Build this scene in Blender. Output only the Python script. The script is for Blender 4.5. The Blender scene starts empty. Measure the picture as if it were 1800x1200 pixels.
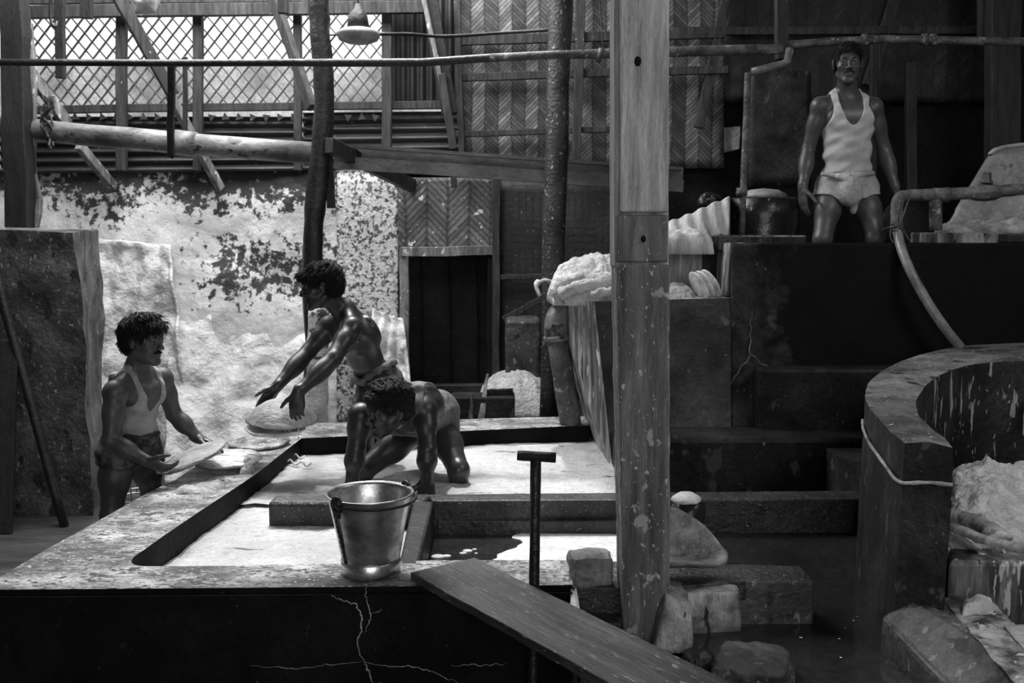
import bpy, bmesh, math, random
import numpy as np
from mathutils import Vector, Matrix, noise, Quaternion

random.seed(7)
SC = bpy.context.scene
COL = SC.collection

# ------------------------------------------------------------------ camera
F_PX = 1750.0
CAM_H = 1.95
PITCH = math.atan(200.0 / F_PX)
cam_d = bpy.data.cameras.new('camera')
cam_d.sensor_width = 36.0
cam_d.lens = F_PX / 1800.0 * 36.0
cam_d.dof.use_dof = True
cam_d.dof.focus_distance = 3.7
cam_d.dof.aperture_fstop = 5.6
cam_d.clip_start = 0.05
cam = bpy.data.objects.new('camera', cam_d)
cam.location = (0, 0, CAM_H)
cam.rotation_euler = (math.pi / 2 - PITCH, 0, 0)
COL.objects.link(cam)
SC.camera = cam

# ------------------------------------------------------------------ light
SC.view_settings.view_transform = 'Standard'
SC.view_settings.look = 'None'
SC.view_settings.exposure = 0.0
SC.view_settings.gamma = 1.0
world = bpy.data.worlds.new('sky')
SC.world = world
world.use_nodes = True
world.node_tree.nodes['Background'].inputs[0].default_value = (1, 1, 1, 1)
world.node_tree.nodes['Background'].inputs[1].default_value = 1.3

sun_d = bpy.data.lights.new('sun', 'SUN')
sun_d.energy = 2.5
sun_d.angle = math.radians(2.0)
sun = bpy.data.objects.new('sun', sun_d)
SUN_DIR = Vector((0.12, -1.0, -1.9)).normalized()      # travel direction
sun.rotation_euler = SUN_DIR.to_track_quat('-Z', 'Y').to_euler()
sun.location = (-1, 9, 7)
COL.objects.link(sun)


def area(name, loc, target, sx, sy, power):
    d = bpy.data.lights.new(name, 'AREA')
    d.shape = 'RECTANGLE'
    d.size = sx
    d.size_y = sy
    d.energy = power
    o = bpy.data.objects.new(name, d)
    o.location = loc
    o.rotation_euler = (Vector(target) - Vector(loc)).to_track_quat('-Z', 'Y').to_euler()
    COL.objects.link(o)
    return o


# daylight falling through the opening in the roof
area('roof_opening_light', (-2.0, 6.6, 4.75), (-2.1, 7.2, 0.9), 3.4, 2.2, 300)
# added fill lamp behind the camera, facing the scene
area('front_fill_light', (0.6, -2.2, 2.9), (0.9, 5.0, 1.5), 2.6, 1.8, 52)

# lamp added to brighten the curved tank, under a hole cut for it
area('tank_fill_light', (3.3, 2.6, 4.42), (2.3, 3.9, 1.0), 1.5, 1.1, 55)

# ------------------------------------------------------------------ pixel helpers (place things at their real depth)
_c, _s = math.cos(PITCH), math.sin(PITCH)


def ray(u, v):
    a = 600.0 - v
    return Vector((u - 900.0, F_PX * _c + a * _s, a * _c - F_PX * _s))


def W(u, v, d):
    r = ray(u, v)
    return Vector((0, 0, CAM_H)) + r * (d / r.y)


def Zp(u, v, z):
    r = ray(u, v)
    return Vector((0, 0, CAM_H)) + r * ((z - CAM_H) / r.z)


# ------------------------------------------------------------------ materials
MATS = {}


def mat(name, lo, hi, scale=3.0, rough=(0.5, 0.8), bump=0.3, bscale=25.0, metal=0.0, stretch=(1, 1, 1),
        spots=(), spec=0.5, contrast=(0.35, 0.65), detail=8.0, extra=None, bdist=0.02, var=.5, rot=None):
    """grey procedural material: noise between lo and hi, bump, and spots = [(scale, threshold, value, stretch)]"""
    m = bpy.data.materials.new(name)
    m.use_nodes = True
    nt = m.node_tree
    N, L = nt.nodes, nt.links
    b = N['Principled BSDF']
    geo = N.new('ShaderNodeNewGeometry')
    mp = N.new('ShaderNodeMapping')
    mp.inputs['Scale'].default_value = stretch
    if rot is not None:
        mp.vector_type = 'TEXTURE'
        mp.inputs['Rotation'].default_value = (0, 0, rot)
        mp.inputs['Scale'].default_value = [1 / q for q in stretch]
    L.new(geo.outputs['Position'], mp.inputs['Vector'])

    def nz(sc, det=detail, vec=None, rgh=0.6):
        n = N.new('ShaderNodeTexNoise')
        n.inputs['Scale'].default_value = sc
        n.inputs['Detail'].default_value = det
        n.inputs['Roughness'].default_value = rgh
        L.new((vec or mp).outputs['Vector'], n.inputs['Vector'])
        return n.outputs['Fac']

    def rng(v, a, bb, c, d):
        r = N.new('ShaderNodeMapRange')
        r.inputs['From Min'].default_value = a
        r.inputs['From Max'].default_value = bb
        r.inputs['To Min'].default_value = c
        r.inputs['To Max'].default_value = d
        L.new(v, r.inputs['Value'])
        return r.outputs['Result']

    def mixv(f, a, bb):
        x = N.new('ShaderNodeMix')
        x.data_type = 'FLOAT'
        L.new(f, x.inputs[0])
        for i, q in ((2, a), (3, bb)):
            if isinstance(q, (int, float)):
                x.inputs[i].default_value = q
            else:
                L.new(q, x.inputs[i])
        return x.outputs[0]

    base = nz(scale)
    val = rng(base, contrast[0], contrast[1], lo, hi)
    if var:
        mm = N.new('ShaderNodeMath'); mm.operation = 'MULTIPLY'
        L.new(val, mm.inputs[0]); L.new(rng(nz(scale * .37, 5.0), .35, .65, 1 - var, 1 + var * .6), mm.inputs[1])
        m2 = N.new('ShaderNodeMath'); m2.operation = 'MULTIPLY'
        L.new(mm.outputs[0], m2.inputs[0]); L.new(rng(nz(scale * 9, 5.0, None, .7), .35, .65, 1 - var * .5, 1 + var * .5), m2.inputs[1])
        val = m2.outputs[0]
    if extra and name == 'mat_limed':
        val = extra(nt, geo, val, nz, rng, mixv)
        extra = None
    for (ss, th, sv, st) in spots:
        mp2 = N.new('ShaderNodeMapping')
        mp2.inputs['Scale'].default_value = st
        mp2.inputs['Location'].default_value = (ss * .37, ss * .11, ss * .7)
        if rot is not None:
            mp2.vector_type = 'TEXTURE'
            mp2.inputs['Rotation'].default_value = (0, 0, rot)
            mp2.inputs['Scale'].default_value = [1 / q for q in st]
        L.new(geo.outputs['Position'], mp2.inputs['Vector'])
        s = rng(nz(ss, 4.0, mp2, .55), th, th + .03, 0, 1)
        val = mixv(s, val, sv)
    if extra:
        val = extra(nt, geo, val, nz, rng, mixv)
    cc = N.new('ShaderNodeCombineColor')
    for i in range(3):
        L.new(val, cc.inputs[i])
    L.new(cc.outputs[0], b.inputs['Base Color'])
    L.new(rng(base, .3, .7, rough[1], rough[0]), b.inputs['Roughness'])
    b.inputs['Metallic'].default_value = metal
    b.inputs['Specular IOR Level'].default_value = spec
    if bump:
        bp = N.new('ShaderNodeBump')
        bp.inputs['Strength'].default_value = bump
        bp.inputs['Distance'].default_value = bdist
        L.new(nz(bscale, 6.0), bp.inputs['Height'])
        L.new(bp.outputs['Normal'], b.inputs['Normal'])
    MATS[name] = m
    return m


def herringbone(w, p, light=1.6, ang=1.0, horiz=False):
    """woven bamboo: zigzag bands of width w with strips of pitch p"""
    def f(nt, geo, val, nz, rng, mixv):
        N, L = nt.nodes, nt.links

        def m(op, a, b=None):
            x = N.new('ShaderNodeMath')
            x.operation = op
            for i, q in enumerate((a, b)):
                if q is None:
                    continue
                if isinstance(q, (int, float)):
                    x.inputs[i].default_value = q
                else:
                    L.new(q, x.inputs[i])
            return x.outputs[0]
        sp = N.new('ShaderNodeSeparateXYZ')
        L.new(geo.outputs['Position'], sp.inputs[0])
        X, Zz = sp.outputs[0], sp.outputs[2]
        if horiz:
            X, Zz = Zz, X
        wob = m('MULTIPLY', m('SUBTRACT', nz(2.0, 3.0), .5), .05)
        u = m('DIVIDE', m('ADD', X, wob), w)
        tri = m('PINGPONG', u, 1.0)
        q = m('DIVIDE', m('ADD', Zz, m('MULTIPLY', tri, w * ang)), p)
        fr = m('FRACT', q)
        idx = m('ADD', m('FLOOR', q), m('MULTIPLY', m('FLOOR', u), 17.31))
        wn = N.new('ShaderNodeTexWhiteNoise')
        wn.noise_dimensions = '1D'
        L.new(idx, wn.inputs['W'])
        edge = m('PINGPONG', m('MULTIPLY', fr, 2.0), 1.0)
        gap = rng(edge, 0.05, 0.45, 0.25, 1.0)
        par = m('FRACT', m('MULTIPLY', m('FLOOR', u), .5))
        side = rng(par, 0.0, 0.5, 1.0, light)  # every other band paler: light on the slanted strips put into the colour
        k = m('MULTIPLY', m('MULTIPLY', gap, side), rng(wn.outputs['Value'], 0, 1, .55, 1.3))
        ends = rng(m('PINGPONG', u, 0.5), 0.0, 0.12, 0.35, 1.0)
        return m('MULTIPLY', m('MULTIPLY', val, k), ends)
    return f


def basket(s):
    def f(nt, geo, val, nz, rng, mixv):
        N, L = nt.nodes, nt.links
        mp = N.new('ShaderNodeMapping')
        mp.inputs['Rotation'].default_value = (math.pi / 2, 0, 0)
        L.new(geo.outputs['Position'], mp.inputs['Vector'])
        c = N.new('ShaderNodeTexChecker')
        c.inputs['Scale'].default_value = s
        L.new(geo.outputs['Position'], c.inputs['Vector'])
        sp = N.new('ShaderNodeSeparateXYZ')
        L.new(geo.outputs['Position'], sp.inputs[0])

        def strip(v):
            a = N.new('ShaderNodeMath'); a.operation = 'MULTIPLY'; a.inputs[1].default_value = s * 4
            L.new(v, a.inputs[0])
            b = N.new('ShaderNodeMath'); b.operation = 'PINGPONG'; b.inputs[1].default_value = .5
            L.new(a.outputs[0], b.inputs[0])
            return rng(b.outputs[0], 0, .2, .4, 1.1)
        k = mixv(c.outputs['Fac'], strip(sp.outputs[0]), strip(sp.outputs[2]))
        a = N.new('ShaderNodeMath'); a.operation = 'MULTIPLY'
        L.new(k, a.inputs[0]); L.new(val, a.inputs[1])
        return a.outputs[0]
    return f


def soot_edge(nt, geo, val, nz, rng, mixv):
    """grey render blackened by tar from a ragged line onwards"""
    N, L = nt.nodes, nt.links
    sp = N.new('ShaderNodeSeparateXYZ')
    L.new(geo.outputs['Position'], sp.inputs[0])
    x = N.new('ShaderNodeMath'); x.operation = 'MULTIPLY_ADD'
    L.new(nz(2.6, 6.0, None, .65), x.inputs[0]); x.inputs[1].default_value = 1.6
    L.new(sp.outputs[0], x.inputs[2])
    return mixv(rng(x.outputs[0], 2.15, 2.35, 0, 1), val, .0035)


def wall_peel(nt, geo, val, nz, rng, mixv):
    """old lime plaster: dark bands where the coat has come off, cleaner white lower down"""
    N, L = nt.nodes, nt.links
    sp = N.new('ShaderNodeSeparateXYZ')
    L.new(geo.outputs['Position'], sp.inputs[0])

    def m(op, a, b):
        x = N.new('ShaderNodeMath'); x.operation = op
        for i, q in enumerate((a, b)):
            if isinstance(q, (int, float)): x.inputs[i].default_value = q
            else: L.new(q, x.inputs[i])
        return x.outputs[0]
    big = nz(1.6, 3.0)
    fine = nz(13.0, 6.0, None, .7)
    zz, xx = sp.outputs[2], sp.outputs[0]
    # mask of peeling: high on the wall, and a band at mid height on the right
    top = rng(zz, 1.85, 2.35, 0.0, 1.0)
    band = m('MULTIPLY', rng(m('ABSOLUTE', m('SUBTRACT', zz, 1.62), 0), .50, .10, 0.0, .75), rng(xx, -2.9, -2.3, 0.0, 1.0))
    right = m('MULTIPLY', rng(xx, -1.75, -1.2, 0.0, .75), rng(zz, .9, 1.3, 0, 1))
    k = m('MAXIMUM', m('MAXIMUM', top, band), right)
    k = m('ADD', k, m('MULTIPLY', m('SUBTRACT', big, .5), 1.1))
    thr = m('SUBTRACT', .715, m('MULTIPLY', k, .34))
    spot = rng(m('SUBTRACT', fine, thr), -.02, .03, 0, 1)
    v = mixv(spot, val, .045)
    veryhigh = rng(m('ADD', zz, m('MULTIPLY', m('SUBTRACT', big, .5), .8)), 2.25, 2.42, 0, .8)
    return mixv(veryhigh, v, m('MULTIPLY', v, .25))


mat('plaster', .58, .86, 3, (.55, .85), .5, 9, extra=wall_peel, bdist=.04, var=.15)
mat('white_heap', .58, .86, 4, (.5, .8), .8, 9, bdist=.06, var=.12)
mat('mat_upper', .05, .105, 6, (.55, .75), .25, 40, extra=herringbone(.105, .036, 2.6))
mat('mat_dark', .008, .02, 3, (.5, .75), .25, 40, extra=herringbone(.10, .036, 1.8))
mat('mat_coarse', .09, .18, 4, (.4, .7), .3, 30, extra=herringbone(.17, .055, 1.15), spots=[(11, .66, .8, (1, 1, 1)), (34, .67, .7, (1, 1, 1))])
mat('mat_limed', .10, .22, 4, (.5, .8), .6, 30, extra=herringbone(.09, .045, 1.2), spots=[(18, .47, .52, (1, 1, 1)), (40, .52, .62, (1, 1, 1)), (26, .60, .05, (1, 1, 1)), (11, .63, .06, (1, 1, 1))])
mat('mat_basket', .010, .028, 3, (.45, .7), .3, 30, extra=basket(4.5), spots=[(40, .70, .15, (1, 1, .5))])
mat('tin', .025, .07, 4, (.35, .6), .15, 30, stretch=(.3, 1, 1), spots=[(20, .68, .25, (1, 1, 1))])
mat('tin_dark', .01, .03, 4, (.4, .6), .1, 30)
mat('wood_grey', .28, .50, 9, (.6, .85), .6, 60, stretch=(6, 6, .5), spots=[(28, .675, .8, (1, 1, .8)), (60, .70, .8, (1, 1, .6))], contrast=(.3, .7))
mat('wood_splash', .15, .36, 9, (.5, .8), .8, 60, stretch=(6, 6, .5), spots=[(15, .625, .6, (1, 1, .7)), (42, .64, .8, (1, 1, .6)), (90, .67, .85, (1, 1, .7))], contrast=(.3, .7))
mat('wood_mid', .014, .05, 8, (.5, .8), .4, 50, stretch=(5, 5, .6), spots=[(40, .71, .4, (1, 1, .6))])
mat('wood_dark', .006, .022, 8, (.4, .6), .5, 40, stretch=(4, 4, .6), spots=[(40, .71, .15, (1, 1, .6))])
mat('wood_pale', .10, .28, 8, (.5, .8), .4, 50, stretch=(3, 3, .6), spots=[(20, .62, .6, (1, 1, .6))])
mat('pole_dark', .008, .025, 5, (.25, .5), .4, 30, spots=[(50, .70, .15, (1, 1, 1))])
mat('pole_splash', .012, .05, 7, (.3, .6), .6, 50, spots=[(45, .64, .35, (1, 1, .7))])
mat('plank_wet', .03, .13, 9, (.20, .42), .9, 70, stretch=(.25, 3.5, 1), rot=math.radians(-51.7), spots=[(60, .64, .35, (.4, 1.5, 1)), (20, .68, .02, (.3, 2, 1))], bdist=.006)
mat('pipe_iron', .05, .16, 12, (.3, .6), .6, 40, spots=[(20, .62, .3, (1, 1, 1))])
mat('pipe_pale', .06, .26, 5, (.28, .5), .3, 30, stretch=(.6, 1, 1), spots=[(12, .60, .03, (.6, 1, 1))])
mat('gutter_grey', .045, .10, 6, (.35, .6), .2, 30, stretch=(.5, 1, 1))
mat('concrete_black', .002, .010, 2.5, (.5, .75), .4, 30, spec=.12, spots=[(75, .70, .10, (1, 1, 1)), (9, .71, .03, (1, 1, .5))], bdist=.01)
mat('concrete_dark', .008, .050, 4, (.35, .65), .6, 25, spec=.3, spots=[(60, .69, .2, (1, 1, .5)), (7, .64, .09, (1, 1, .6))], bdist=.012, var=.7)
mat('concrete_mid', .035, .13, 5, (.32, .6), .8, 30, spots=[(30, .62, .25, (1, 1, .6)), (8, .60, .02, (1, 1, .5))], bdist=.015, var=.6)
mat('concrete_tarred', .010, .055, 4, (.5, .75), .35, 25, spec=.1, spots=[(60, .69, .2, (1, 1, .5)), (7, .64, .10, (1, 1, .6))], extra=soot_edge, bdist=.012, var=.7)
mat('concrete_drip', .006, .035, 4, (.3, .6), .6, 25, spots=[(13, .60, .32, (1.5, 1.5, .3)), (40, .66, .4, (1.2, 1.2, .4))], bdist=.012, var=.7)
mat('concrete_dim', .004, .024, 4, (.4, .7), .6, 25, spec=.2, spots=[(60, .70, .14, (1, 1, .5)), (7, .66, .05, (1, 1, .6))], bdist=.012, var=.7)
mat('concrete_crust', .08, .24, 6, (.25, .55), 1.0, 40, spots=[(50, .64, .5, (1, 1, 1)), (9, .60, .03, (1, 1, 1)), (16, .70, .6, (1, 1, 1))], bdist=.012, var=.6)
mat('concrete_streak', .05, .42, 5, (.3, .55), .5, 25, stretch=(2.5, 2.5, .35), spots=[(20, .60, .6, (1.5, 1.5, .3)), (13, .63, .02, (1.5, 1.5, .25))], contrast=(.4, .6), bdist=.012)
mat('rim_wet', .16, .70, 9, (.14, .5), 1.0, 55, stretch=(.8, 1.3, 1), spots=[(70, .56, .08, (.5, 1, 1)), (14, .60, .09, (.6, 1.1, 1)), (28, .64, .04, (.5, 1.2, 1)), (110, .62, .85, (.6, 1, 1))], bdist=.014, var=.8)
mat('divider_wet', .012, .06, 6, (.2, .42), .8, 45, spots=[(150, .66, .45, (.7, 1, 1))], bdist=.012)
mat('milk', .50, .70, 5, (.3, .5), .9, 14, spots=[(6, .645, .08, (.6, 2.4, 1)), (70, .60, .40, (.35, 1.4, 1)), (34, .69, .2, (.5, 1.8, 1))], bdist=.03, contrast=(.3, .7), var=.2)
mat('foam', .60, .84, 30, (.35, .6), .6, 150, bdist=.008, var=.15)
mat('water_dark', .018, .03, 3, (.05, .1), .10, 12, bdist=.006)
mat('wool', .50, .80, 18, (.6, .9), .9, 45, bdist=.03, var=.2)
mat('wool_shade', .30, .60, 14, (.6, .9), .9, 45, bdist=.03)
mat('hide_wet', .30, .62, 7, (.22, .45), .7, 30, stretch=(1, 2.5, 1), bdist=.02)
mat('cloth_white', .36, .66, 5, (.55, .8), .3, 60, stretch=(4, 4, .5), var=.4)
mat('cloth_shirt', .42, .54, 7, (.6, .85), .25, 60, bdist=.006, var=.15)
mat('cloth_shirt_shaded', .24, .36, 7, (.6, .85), .25, 60, bdist=.006, var=.2)  # darker copy of cloth_shirt, shade put into its colour
mat('cloth_grey', .10, .17, 8, (.6, .85), .3, 70, bdist=.006)
mat('cloth_loin', .30, .46, 9, (.55, .8), .4, 60, bdist=.008)
mat('cloth_dark', .02, .09, 18, (.6, .85), .4, 60, contrast=(.45, .55), bdist=.006)
mat('skin', .055, .08, 6, (.34, .50), .3, 130, spec=.45, bdist=.003, var=.25)
mat('skin_dark', .024, .040, 6, (.28, .44), .3, 130, spec=.5, bdist=.003, var=.3)
mat('hair', .004, .010, 30, (.45, .65), 1.0, 170, stretch=(1, 1, .45), spec=.3, bdist=.012)
mat('eye_white', .45, .5, 6, (.1, .2), 0)
mat('eye_dark', .01, .012, 6, (.05, .1), 0)
mat('aluminium', .42, .62, 26, (.25, .42), .25, 60, metal=.9, stretch=(1, 1, 1.6), bdist=.004, contrast=(.3, .7))
mat('aluminium_foot', .55, .72, 16, (.2, .4), .3, 40, metal=.9, bdist=.004)
mat('iron_black', .01, .02, 20, (.3, .5), .3, 60)
mat('pan_pale', .40, .72, 8, (.3, .5), .5, 30, stretch=(1, 3, 1), spots=[(26, .58, .05, (.5, 2.2, 1))], bdist=.01)
mat('hide_disc', .20, .42, 7, (.3, .55), .6, 22, stretch=(1, 2.5, 1), bdist=.015)
mat('white_edge', .70, .9, 20, (.3, .5), .5, 40)
mat('dish_metal', .10, .26, 22, (.3, .5), .7, 60, spots=[(50, .66, .5, (1, 1, 1))], bdist=.006)
mat('stone', .13, .30, 7, (.45, .7), .8, 16, spots=[(30, .68, .4, (1, 1, 1))], bdist=.02)
mat('stone_lit', .10, .42, 9, (.35, .6), .8, 20, stretch=(1.6, 1.6, .6), spots=[(16, .62, .03, (1.6, 1.6, .4))], bdist=.02)
mat('floor_dirt', .015, .09, 3, (.3, .6), .6, 20, stretch=(.5, 1.5, 1), bdist=.02)
mat('crack', .30, .5, 20, (.6, .8), .3, 60)
mat('drum_dark', .012, .03, 5, (.18, .35), .3, 12, spots=[(8, .66, .25, (2, 2, .7))], bdist=.02)
mat('tank_pale', .20, .40, 3, (.45, .65), .3, 8, spots=[(5, .66, .10, (1, 1, 1))], bdist=.03)
mat('board_dark', .004, .010, 4, (.5, .7), .3, 30, spec=.15, spots=[(60, .71, .15, (1, 1, 1))])
mat('hose', .13, .22, 12, (.25, .4), .2, 30)
mat('lamp_enamel', .30, .45, 10, (.3, .5), .1, 20)
mat('rope', .04, .12, 30, (.7, .9), .5, 90)
mat('bamboo_bar', .05, .10, 20, (.6, .8), .2, 40)
mat('outdoor_wall', .38, .55, 3, (.7, .9), .2, 10)
mat('patch_wood', .42, .68, 9, (.6, .85), .6, 60, stretch=(6, 6, .5), contrast=(.3, .7))

# ------------------------------------------------------------------ object helpers


def tag(o, label=None, cat=None, group=None, kind=None):
    if label: o['label'] = label
    if cat: o['category'] = cat
    if group: o['group'] = group
    if kind: o['kind'] = kind
    return o


def thing(name, loc, label, cat, group=None):
    o = bpy.data.objects.new(name, None)
    o.empty_display_size = .1
    o.location = loc
    COL.objects.link(o)
    tag(o, label, cat, group)
    return o


def obj(name, data, m, parent=None, smooth=False, recenter=True):
    """data: bmesh or (verts, faces), all in world coordinates"""
    me = bpy.data.meshes.new(name)
    if isinstance(data, bmesh.types.BMesh):
        bmesh.ops.recalc_face_normals(data, faces=data.faces[:])
        data.to_mesh(me)
        data.free()
    else:
        me.from_pydata(data[0], [], data[1])
        me.update()
    o = bpy.data.objects.new(name, me)
    COL.objects.link(o)
    for q in (m if isinstance(m, (list, tuple)) else [m]):
        me.materials.append(MATS[q])
    if smooth:
        me.shade_smooth()
    base = Vector((0, 0, 0))
    if parent:
        o.parent = parent
        p = parent
        while p:
            base += p.location
            p = p.parent
        me.transform(Matrix.Translation(-base))
    elif len(me.vertices):
        n = len(me.vertices)
        co = np.empty(n * 3)
        me.vertices.foreach_get('co', co)
        co = co.reshape(-1, 3)
        lo, hi = co.min(0), co.max(0)
        b = Vector(((lo[0] + hi[0]) / 2, (lo[1] + hi[1]) / 2, lo[2]))
        me.transform(Matrix.Translation(-b))
        o.location = b
    return o


def bevel(o, w=.01, seg=2):
    b = o.modifiers.new('bevel', 'BEVEL')
    b.width = w
    b.segments = seg
    b.limit_method = 'ANGLE'
    b.angle_limit = math.radians(40)
    return o


def add_prism(bm, top, zb, mi=0):
    """top: list of world points, extruded down to height zb"""
    a = [bm.verts.new(p) for p in top]
    b = [bm.verts.new((p[0], p[1], zb)) for p in top]
    n = len(top)
    fs = [bm.faces.new(a), bm.faces.new(b[::-1])]
    for i in range(n):
        j = (i + 1) % n
        fs.append(bm.faces.new((a[i], b[i], b[j], a[j])))
    for f in fs: f.material_index = mi
    return fs


def add_hull8(bm, A, B):
    """two quads A (near) and B (far) joined to a solid"""
    a = [bm.verts.new(p) for p in A]
    b = [bm.verts.new(p) for p in B]
    n = len(A)
    bm.faces.new(a); bm.faces.new(b[::-1])
    for i in range(n):
        j = (i + 1) % n
        bm.faces.new((a[i], b[i], b[j], a[j]))


def frame(d, up=Vector((0, 0, 1))):
    d = d.normalized()
    if abs(d.dot(up)) > .98: up = Vector((0, 1, 0))
    s = d.cross(up).normalized()
    return d, s, s.cross(d).normalized()


def add_beam(bm, p, q, w, h, up=Vector((0, 0, 1)), seg=1, wob=0, taper=1.0, seed=0):
    p, q = Vector(p), Vector(q)
    d, s, u = frame(q - p, Vector(up))
    rows = []
    for i in range(seg + 1):
        t = i / seg
        c = p.lerp(q, t)
        k = 1 + (taper - 1) * t
        if wob:
            n = noise.noise_vector(Vector((seed * 3.7, t * seg * .45, .3))) * wob
            c = c + s * n.x + u * n.y
            k *= 1 + .6 * wob / max(w, .01) * noise.noise(Vector((seed + 9, t * seg * .8, 1.3)))
        rows.append([bm.verts.new(c + s * (a * w / 2 * k) + u * (b * h / 2 * k)) for a, b in ((-1, -1), (1, -1), (1, 1), (-1, 1))])
    bm.faces.new(rows[0][::-1]); bm.faces.new(rows[-1])
    for i in range(seg):
        for j in range(4):
            k = (j + 1) % 4
            bm.faces.new((rows[i][j], rows[i][k], rows[i + 1][k], rows[i + 1][j]))


def add_tube(bm, pts, rad, n=12, lump=0.0, seed=0, cap=True, squash=1.0):
    pts = [Vector(p) for p in pts]
    m = len(pts)
    rad = list(rad) if isinstance(rad, (list, tuple)) else [rad] * m
    rows = []
    up = None
    for i, p in enumerate(pts):
        d = (pts[min(i + 1, m - 1)] - pts[max(i - 1, 0)]).normalized()
        if up is None:
            _, s, up = frame(d)
        else:
            s = d.cross(up).normalized()
            up = s.cross(d).normalized()
        row = []
        for k in range(n):
            a = 2 * math.pi * k / n
            r = rad[i]
            if lump:
                r *= 1 + lump * noise.noise(Vector((math.cos(a) * 1.2 + seed * 5.1, math.sin(a) * 1.2, i * .55 + seed)))
            row.append(bm.verts.new(p + s * (math.cos(a) * r) + up * (math.sin(a) * r * squash)))
        rows.append(row)
    for i in range(m - 1):
        for k in range(n):
            j = (k + 1) % n
            bm.faces.new((rows[i][k], rows[i][j], rows[i + 1][j], rows[i + 1][k]))
    if cap:
        bm.faces.new(rows[0][::-1]); bm.faces.new(rows[-1])


def lin(p, q, n):
    p, q = Vector(p), Vector(q)
    return [p.lerp(q, i / n) for i in range(n + 1)]


def smooth_path(pts, k=6):
    """Catmull-Rom through pts"""
    P = [Vector(p) for p in pts]
    P = [P[0] * 2 - P[1]] + P + [P[-1] * 2 - P[-2]]
    out = []
    for i in range(1, len(P) - 2):
        a, b, c, d = P[i - 1:i + 3]
        for j in range(k):
            t = j / k
            out.append(.5 * ((2 * b) + (c - a) * t + (2 * a - 5 * b + 4 * c - d) * t * t + (3 * b - a - 3 * c + d) * t ** 3))
    out.append(P[-2])
    return out


def log(name, p, q, r1, r2, m, parent=None, seg=14, lump=.18, seed=0, bend=0.0, sq=1.0):
    bm = bmesh.new()
    pts = lin(p, q, seg)
    for i, c in enumerate(pts):
        n = noise.noise_vector(Vector((seed * 2.3, i * .35, .7))) * bend
        pts[i] = c + Vector((n.x, n.y, 0))
    add_tube(bm, pts, [r1 + (r2 - r1) * i / seg for i in range(seg + 1)], 12, lump, seed, squash=sq)
    return obj(name, bm, m, parent, smooth=True)


def beam(name, p, q, w, h, m, parent=None, up=(0, 0, 1), seg=8, wob=.006, seed=0, taper=1.0, bv=.004):
    bm = bmesh.new()
    add_beam(bm, p, q, w, h, up, seg, wob, taper, seed)
    o = obj(name, bm, m, parent)
    if bv: bevel(o, bv, 1)
    return o


def sheet(name, c, nx, ny, amp, scale, m, parent=None, thick=0.0, fn=None, smooth=True):
    """bilinear quad c = 4 corners (a,b,c,d around) subdivided and rippled along its normal"""
    a, b, cc, d = [Vector(p) for p in c]
    nrm = (b - a).cross(d - a).normalized()
    vs, fs = [], []
    for j in range(ny + 1):
        for i in range(nx + 1):
            u, v = i / nx, j / ny
            p = a.lerp(b, u).lerp(d.lerp(cc, u), v)
            h = amp * noise.fractal(p * scale, 1.0, 2.0, 4) if amp else 0
            if fn: h += fn(u, v)
            vs.append(p + nrm * h)
    for j in range(ny):
        for i in range(nx):
            k = j * (nx + 1) + i
            fs.append((k, k + 1, k + nx + 2, k + nx + 1))
    o = obj(name, (vs, fs), m, parent, smooth=smooth)
    if thick:
        s = o.modifiers.new('thick', 'SOLIDIFY')
        s.thickness = thick
        s.offset = 0
    return o


def lathe(prof, c, n=48, R=None, ripple=None):
    """prof: (radius, height) list revolved about the local z axis at c"""
    vs, fs = [], []
    R = R or Matrix.Identity(3)
    for i, (r, z) in enumerate(prof):
        for k in range(n):
            a = 2 * math.pi * k / n
            rr, zz = r, z
            if ripple:
                dr, dz = ripple(a, r, z)
                rr += dr; zz += dz
            vs.append(Vector(c) + R @ Vector((rr * math.cos(a), rr * math.sin(a), zz)))
    m = len(prof)
    for i in range(m - 1):
        for k in range(n):
            j = (k + 1) % n
            fs.append((i * n + k, i * n + j, (i + 1) * n + j, (i + 1) * n + k))
    if prof[0][0] > 1e-6: fs.append(tuple(range(n))[::-1])
    if prof[-1][0] > 1e-6: fs.append(tuple(range((m - 1) * n, m * n)))
    return vs, fs


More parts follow.
